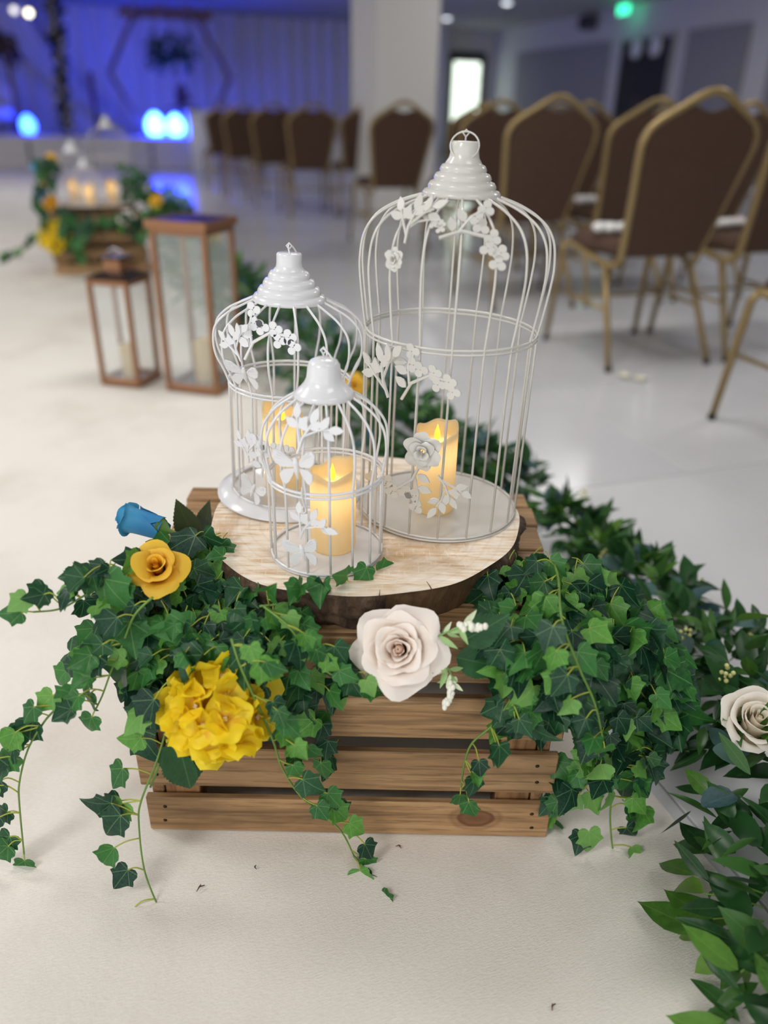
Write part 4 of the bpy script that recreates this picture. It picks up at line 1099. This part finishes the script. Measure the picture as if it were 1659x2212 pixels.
# white-tipped filler sprigs
FW = plain('filler_white', srgb(240, 240, 226), .5); FG = plain('filler_green', srgb(120, 160, 92), .5)
budme = MB().ball((0, 0, 0), .0034, 7, 5, (1, 1, 1.3)).mesh('bud', FW)
slf = sym_leaf(LANC, .5, .1, .1).mesh('leaf', plain('filler_leaf', srgb(150, 184, 120), .5))
slfw = sym_leaf(LANC, .5, .1, .1).mesh('leaf', plain('filler_leaf_pale', srgb(214, 226, 190), .5))
def filler(pts, label, rr):
    sp = spline(pts, 6); q = thing('filler_sprig', label, 'flower sprig', sp[0], group='white filler sprigs')
    MB().tube(sp, .0011, 5).obj('stem', FG, q)
    L = len(sp)
    for i in range(10):
        a = sp[int(i/10*L*.62)]; d = (sp[-1]-sp[0]).normalized()
        link('leaf', slf if i % 3 else slfw, q, basis(a, d*.5+rv(rr)*.9+Vector((0, -.3, 0)), (0, -1, .4), rr.uniform(.016, .026)))
    for i in range(20):
        f = .58+.42*i/20; a = sp[min(int(f*(L-1)), L-1)]
        e = rv(rr); link('bud', budme, q, Matrix.Translation(a+Vector((e.x, e.y*.8, e.z))*.0055*(1.15-f*.6)) @ Matrix.Diagonal((1, 1, 1, 1)))
rf = random.Random(3)
filler(W((945, 1375, .705), (975, 1362, .698), (1010, 1352, .694), (1048, 1357, .69)), 'white-tipped filler sprig reaching sideways from the blush rose', rf)
filler(W((950, 1430, .705), (972, 1450, .70), (975, 1485, .695), (962, 1528, .69)), 'white-tipped filler sprig drooping below the blush rose', rf)

# ================================================================== LEAFY GARLAND ALONG THE RUNNER EDGE
def garland(label, path, rads, n_obj, n_stuff, rr, mix, sizes, loc, front=None, zmin=.004):
    sp = spline(path, 10); L = len(sp)
    q = thing('leaf_garland', label, 'garland', loc, group='floor garlands')
    MB().tube(sp, .006, 6).obj('stem', plain('garland_stem', srgb(60, 84, 40), .6), q)
    sb = {k: MB() for k in ('lanc', 'oval', 'roun')}
    rad = lambda f: rads[min(int(f*(len(rads)-1)), len(rads)-2)]+(rads[min(int(f*(len(rads)-1))+1, len(rads)-1)]-rads[min(int(f*(len(rads)-1)), len(rads)-2)])*((f*(len(rads)-1)) % 1)
    for i in range(n_obj+n_stuff):
        outer = i < n_obj
        f = rr.random()
        j = min(int(f*(L-1)), L-2); a = sp[j].lerp(sp[j+1], rr.random()); t_ = (sp[j+1]-sp[j]).normalized()
        R = rad(f); up = Vector((0, 0, 1))
        s_ = t_.cross(up).normalized()
        ang = rr.uniform(-.15, math.pi+.15)
        d = s_*math.cos(ang)+up*math.sin(ang)*.75
        if outer and front is not None and d.dot(front) < -.35: d = -d; d.z = abs(d.z)
        k = rr.uniform(.5, .95) if outer else rr.uniform(.15, .85)
        p = a+d*R*k
        p.z = max(p.z, zmin+.012)
        kind = rr.choices(('lanc', 'ovald', 'oval', 'roun'), mix)[0]
        s = rr.uniform(*sizes)*(.62 if kind == 'roun' else 1.0)
        tip = d*.8+t_*rr.uniform(-.9, .9)+Vector((0, 0, rr.uniform(-.45, .35)))+rv(rr)*.35
        tip.normalize()
        if p.z+tip.z*s < zmin: tip.z = (zmin-p.z)/s
        nrm = up*.8+d*.5+rv(rr)*.45
        M = basis(p, tip, nrm, s)
        if outer: link('leaf', LM[kind][rr.randrange(3)], q, M)
        else:
            kk = {'ovald': 'oval'}.get(kind, kind)
            mb = sb[kk]; src = LMB[kk]; mb.add([M @ Vector(v) for v in src.v], src.f)
    for kk, mt in (('lanc', RUSC), ('oval', RUSC), ('roun', EUCA)):
        if sb[kk].v: o = sb[kk].obj('inner_leaves', mt, q); o['kind'] = 'stuff'
    return q
rg = random.Random(5)
pathN = [Vector((.40, 1.62, .07)), Vector((.455, 1.40, .08)), Vector((.50, 1.20, .09)), Vector((.55, 1.0, .10)), Vector((.57, .82, .10)), Vector((.545, .66, .09)), Vector((.50, .50, .06)), Vector((.46, .36, .05))]
garland('thick leafy garland with an ivory rose lying on the runner edge beside the near crate', pathN, [.05, .065, .09, .12, .15, .16, .13, .12], 300, 520, rg, (5, 3, 2.2, 1.0), (.042, .074), (.55, .8, 0), Vector((-.5, -.7, .3)))
gq = [o for o in bpy.data.objects if o.name == 'leaf_garland'][0]
tipme = MB()
for k in range(9): tipme.ball((.008*math.sin(k*2.4), .008*math.cos(k*2.4)*.7, .003*k), .0035, 6, 4)
tipme = tipme.mesh('bud_cluster', plain('pale_bud', srgb(214, 214, 140), .6))
for px, py, z in ((1330, 1540, .17), (1480, 1390, .15), (1440, 1220, .12), (1620, 1400, .12), (1500, 1270, .12), (1300, 1215, .12), (1260, 1080, .08), (1560, 1470, .18)):
    link('bud_cluster', tipme, gq, basis(atZ(px, py, z), (rg.uniform(-1, 1), rg.uniform(-1, 0), .3), (0, 0, 1), 1.0))
# broad light leaves reaching out onto the runner
q = thing('broad_leaf_spray', 'spray of broad light green leaves reaching out over the runner', 'leaf spray', atZ(1600, 1960, .01))
sm = MB(); br = [((1650, 1930), (1500, 1890), (1420, 1855)), ((1650, 1960), (1520, 1930), (1440, 1900)), ((1650, 1990), (1540, 1985), (1440, 1935)), ((1640, 2020), (1560, 2010), (1480, 1960)), ((1640, 2030), (1540, 2020), (1450, 2005)), ((1600, 2020), (1520, 2010), (1385, 1960)), ((1620, 2040), (1560, 2060), (1500, 2100)), ((1659, 2060), (1600, 2100), (1625, 2150)), ((1659, 1880), (1560, 1850), (1470, 1790)), ((1659, 1900), (1540, 1840), (1450, 1815))]
for i, (a, b, c) in enumerate(br):
    z = .05-.003*i if i < 7 else .06
    A, Bm, Cc = atZ(*a, z+.03), atZ(*b, z+.015), atZ(*c, max(.008, z-.02))
    MB().tube(spline([A, (A+Bm)/2+Vector((0, 0, .004)), Bm], 4), .0012, 5).obj('stem', STEM, q)
    link('leaf', (LM['oval'] if i not in (8, 9) else LM['ovald'])[i % 3], q, basis(Bm, Cc-Bm, (0, -.3, 1), max(.045, (Cc-Bm).length)))
    if i % 2 == 0: link('leaf', LM['oval'][(i+1) % 3], q, basis(A.lerp(Bm, .5), (Cc-Bm)+Vector((.01, -.03, 0)), (.2, -.4, 1), .05))
q, M = flower('ivory_rose', 'ivory half-open rose nestled in the floor garland', 'flower', atZ(1622, 1575, .175), (-.10, -.40, .8), .042, CROSE, 'cup', 13)

# garland from behind the near crate up the aisle to the far crate
rg2 = random.Random(8)
pathB = [Vector((.36, 1.72, .06)), Vector((.03, 2.0, .11)), Vector((-.15, 2.45, .10)), Vector((-.41, 2.98, .12)), Vector((-.66, 3.42, .14)), Vector((-.87, 3.8, .18)), Vector((-1.05, 4.25, .24)), Vector((-1.22, 4.7, .32)), Vector((-1.40, 5.05, .40))]
garland('long leafy garland with yellow and blue flowers running up the aisle to the far crate', pathB, [.09, .16, .18, .20, .20, .20, .18, .14, .1], 300, 2000, rg2, (4, 3, 1.2, 1.5), (.05, .085), (-.2, 2.6, 0), Vector((-.3, -.8, .4)))
# flowers in that garland and around the far crate
def far_flower(px, py, Y, kind, label, R=.05):
    p = atY(px, py, Y)
    ax = Vector((-.1, -.8, .5))
    mt = {'y': YROSE, 'b': BROSE, 'w': WROSE, 'lb': MATS.get('light_blue_petal') or petalmat('light_blue_petal', srgb(90, 140, 200), srgb(130, 170, 226)), 'o': MATS.get('orange_petal') or petalmat('orange_petal', srgb(214, 140, 20), srgb(236, 176, 40))}[kind]
    flower({'y': 'yellow_rose', 'b': 'blue_rose', 'w': 'garden_rose', 'lb': 'pale_blue_rose', 'o': 'orange_rose'}[kind], label, 'flower', p, ax, R*(.78 if kind != 'w' else .56), mt, 'loose' if kind != 'w' else 'open', 4, 'aisle flowers', False)
for a in (
 (768, 835, 1.98, 'y', 'yellow rose in the garland just behind the near cages', .04), (700, 770, 2.7, 'b', 'blue rose low in the garland behind the near cages', .028),
 (462, 527, 4.1, 'y', 'yellow rose on the garland beside the tall lantern', .055), (472, 556, 4.05, 'b', 'small blue rose on the garland beside the tall lantern', .04),
 (375, 515, 4.3, 'w', 'small pale rose on the garland seen through the tall lantern', .045),
 (340, 438, 4.75, 'y', 'yellow flower at the far crate end of the garland', .05), (370, 432, 4.8, 'lb', 'pale blue rose at the far crate end of the garland', .06), (400, 440, 4.75, 'lb', 'second pale blue rose above the tall lantern roof', .055),
 (112, 352, 5.0, 'y', 'topmost yellow flower on the side of the far crate', .06), (84, 362, 5.0, 'b', 'deep blue flower on the side of the far crate', .05), (104, 392, 4.95, 'y', 'yellow flower above the pale blue one at the far crate', .055),
 (90, 422, 4.9, 'lb', 'pale blue flower on the side of the far crate', .055), (112, 442, 4.85, 'o', 'orange flower on the corner of the far crate', .055),
 (274, 472, 4.72, 'w', 'white rose on the front of the far crate', .075)):
    far_flower(*a)
hydrangea(atY(116, 512, 4.72), (-.1, -.9, .3), .07, 'yellow hydrangea hanging on the far crate corner', 22, 6, mat=HYDR, ps=.034)
q = ivy('ivy heaped round the far crate and trailing onto the runner', FT @ Vector((-.2, .78, ZC)))
sm, pm = MB(), MB(); S = (sm, pm); rf = random.Random(77)
def ivy_far(poly, Yf, n):
    xs = [p[0] for p in poly]; ys = [p[1] for p in poly]; k = 0
    while k < n:
        x, y = rf.uniform(min(xs), max(xs)), rf.uniform(min(ys), max(ys))
        if not poly_in(poly, x, y): continue
        k += 1; ivy_leaf(q, atY(x, y, Yf+rf.uniform(-.04, .08)), Vector((rf.uniform(-.7, .7), -.3, -.8)), Vector((rf.uniform(-.5, .5), -1, .6)), rf.uniform(.045, .075), None, rf)
ivy_far([(85, 340), (120, 340), (130, 440), (150, 480), (140, 540), (100, 500), (75, 440)], 4.85, 60)
ivy_far([(130, 450), (200, 462), (330, 455), (340, 490), (300, 510), (240, 480), (180, 500), (130, 490)], 4.72, 70)
ivy_far([(130, 480), (190, 490), (180, 560), (150, 560), (130, 520)], 4.68, 26)
ivy_far([(255, 340), (320, 380), (350, 440), (270, 440)], 5.1, 40)
strand(q, W((120, 470, 4.7), (85, 510, 4.62), (60, 535, 4.56), (15, 560, 4.52)), S, -1, 9, rf, .04, .06, r=.003)
pm.obj('petioles', PETI, q)['kind'] = 'stuff'

# ================================================================== COPPER LANTERNS
t = NT('lantern_glass'); t.set(Roughness=.02, Alpha=.12); t.b.inputs['Base Color'].default_value = (.9, .95, .95, 1); t.m.surface_render_method = 'BLENDED' if hasattr(t.m, 'surface_render_method') else None; GLASS = t.m
def lantern(c, ang, s, h, label, tall):
    rot = Matrix.Rotation(ang, 4, 'Z'); M = Matrix.Translation(Vector(c)) @ rot
    q = thing('candle_lantern', label, 'lantern', Vector(c), rot.to_3x3(), 'copper candle lanterns')
    g = .0045; e = s/2; pw = .009 if tall else .008
    for x in (-1, 1):
        for y in (-1, 1):
            MB().cbox(x*e-pw, x*e+pw, y*e-pw, y*e+pw, g, h, .0015).obj('post', COPPER, q, M, False)
    for z0, z1 in ((g, .03), (h-.02, h)):
        for i in range(4):
            R4 = Matrix.Rotation(i*math.pi/2, 4, 'Z')
            MB().cbox(-e+pw, e-pw, e-pw*.9, e+pw*.9, z0, z1, .0015).obj('rail', COPPER, q, M @ R4, False)
    MB().box(-e+.004, e-.004, -e+.004, e-.004, .012, .020).obj('base_plate', plain('mirror_base', srgb(170, 170, 178), .08, .8), q, M, False)
    for i in range(4):
        R4 = Matrix.Rotation(i*math.pi/2, 4, 'Z')
        MB().box(-e+pw, e-pw, e-.0015, e+.0005, .03, h-.02).obj('glass_pane', GLASS, q, M @ R4, False)
    if tall:
        MB().cbox(-e-.014, e+.014, -e-.014, e+.014, h+.001, h+.022, .003).obj('roof', DARKM, q, M, False)
        for i in range(4):
            R4 = Matrix.Rotation(i*math.pi/2, 4, 'Z')
            MB().cbox(-e-.016, e+.016, e+.0145, e+.020, h-.002, h+.024, .001).obj('roof_trim', COPPER, q, M @ R4, False)
    else:
        mb = MB(); r0, r1, zt = e+.012, .035, h+.02
        mb.add([(x*r0, y*r0, h) for x, y in ((-1, -1), (1, -1), (1, 1), (-1, 1))]+[(x*r1, y*r1, zt) for x, y in ((-1, -1), (1, -1), (1, 1), (-1, 1))], [(3, 2, 1, 0), (0, 1, 5, 4), (1, 2, 6, 5), (2, 3, 7, 6), (3, 0, 4, 7), (4, 5, 6, 7)])
        mb.obj('roof', DARKM, q, M, False)
        MB().cbox(-.032, .032, -.032, .032, zt, zt+.04, .002).obj('chimney', COPPER, q, M, False)
        MB().cbox(-.04, .04, -.04, .04, zt+.04, zt+.047, .002).obj('chimney_cap', DARKM, q, M, False)
        MB().tube([(-.025, 0, zt+.046), (-.025, 0, zt+.062), (0, 0, zt+.072), (.025, 0, zt+.062), (.025, 0, zt+.046)], .004, 6).obj('handle', plain('pale_handle', srgb(190, 186, 196), .3, .6), q, M)
    candle(M @ Vector((.0, .0, .0205)), .034 if tall else .03, .15 if tall else .12, 'unlit ivory candle inside the %s' % ('tall dark-roofed lantern' if tall else 'short chimneyed lantern'), 'lantern candles', en=.001, hi=False)
lantern((-.655, 2.69, .0036), D2R(-16), .186, .55, 'tall copper glass lantern with flat dark roof', True)
lantern((-.935, 2.725, .0036), D2R(-14), .140, .375, 'short copper glass lantern with chimney roof beside the tall one', False)

# ================================================================== SMALL BITS ON THE FLOOR
def bit(px, py, L, lab, ang, c=(84, 56, 44)):
    p = atZ(px, py, .006); q = MB()
    q.tube([(-L/2, 0, .001), (0, .0015, .003), (L/2, -.001, .0015)], [.0004, .0011, .0005], 5).tube([(0, .0015, .003), (L*.3, L*.25, .0025)], [.0008, .0004], 4)
    o = q.obj('dried_twig_bit', plain('dried_twig_%d' % px, srgb(*c), .8), None, Matrix.Translation(p) @ Matrix.Rotation(ang, 4, 'Z'))
    tag(o, lab, 'debris', 'twig bits on the runner')
bit(433, 1920, .012, 'small brown twig bit on the runner before the crate', .9)
bit(861, 1831, .008, 'tiny dark twig bit close to the crate foot', -.3)
bit(1195, 2177, .009, 'small reddish twig bit on the open runner', 1.1, (92, 50, 40))
bit(553, 1875, .006, 'hair-thin twig bit near the trailing ivy', 2.0)
for i, (px, py) in enumerate(((1346, 815), (1380, 821))):
    p = atZ(px, py, .003)
    o = MB().grid(lambda u, v: Vector(((u-.5)*.05*math.sin(math.pi*(.15+.8*v)), (v-.5)*.05, .002+.014*((u-.5)**2+(v-.5)**2)*4*.5)), 6, 6).obj('fallen_petal', plain('pale_petal', srgb(232, 228, 206), .6), None, Matrix.Translation(p) @ Matrix.Rotation(i*1.3, 4, 'Z'))
    tag(o, ['pale fallen petal by the large chair foot', 'second pale fallen petal lying on open tiles'][i], 'petal', 'fallen petals')
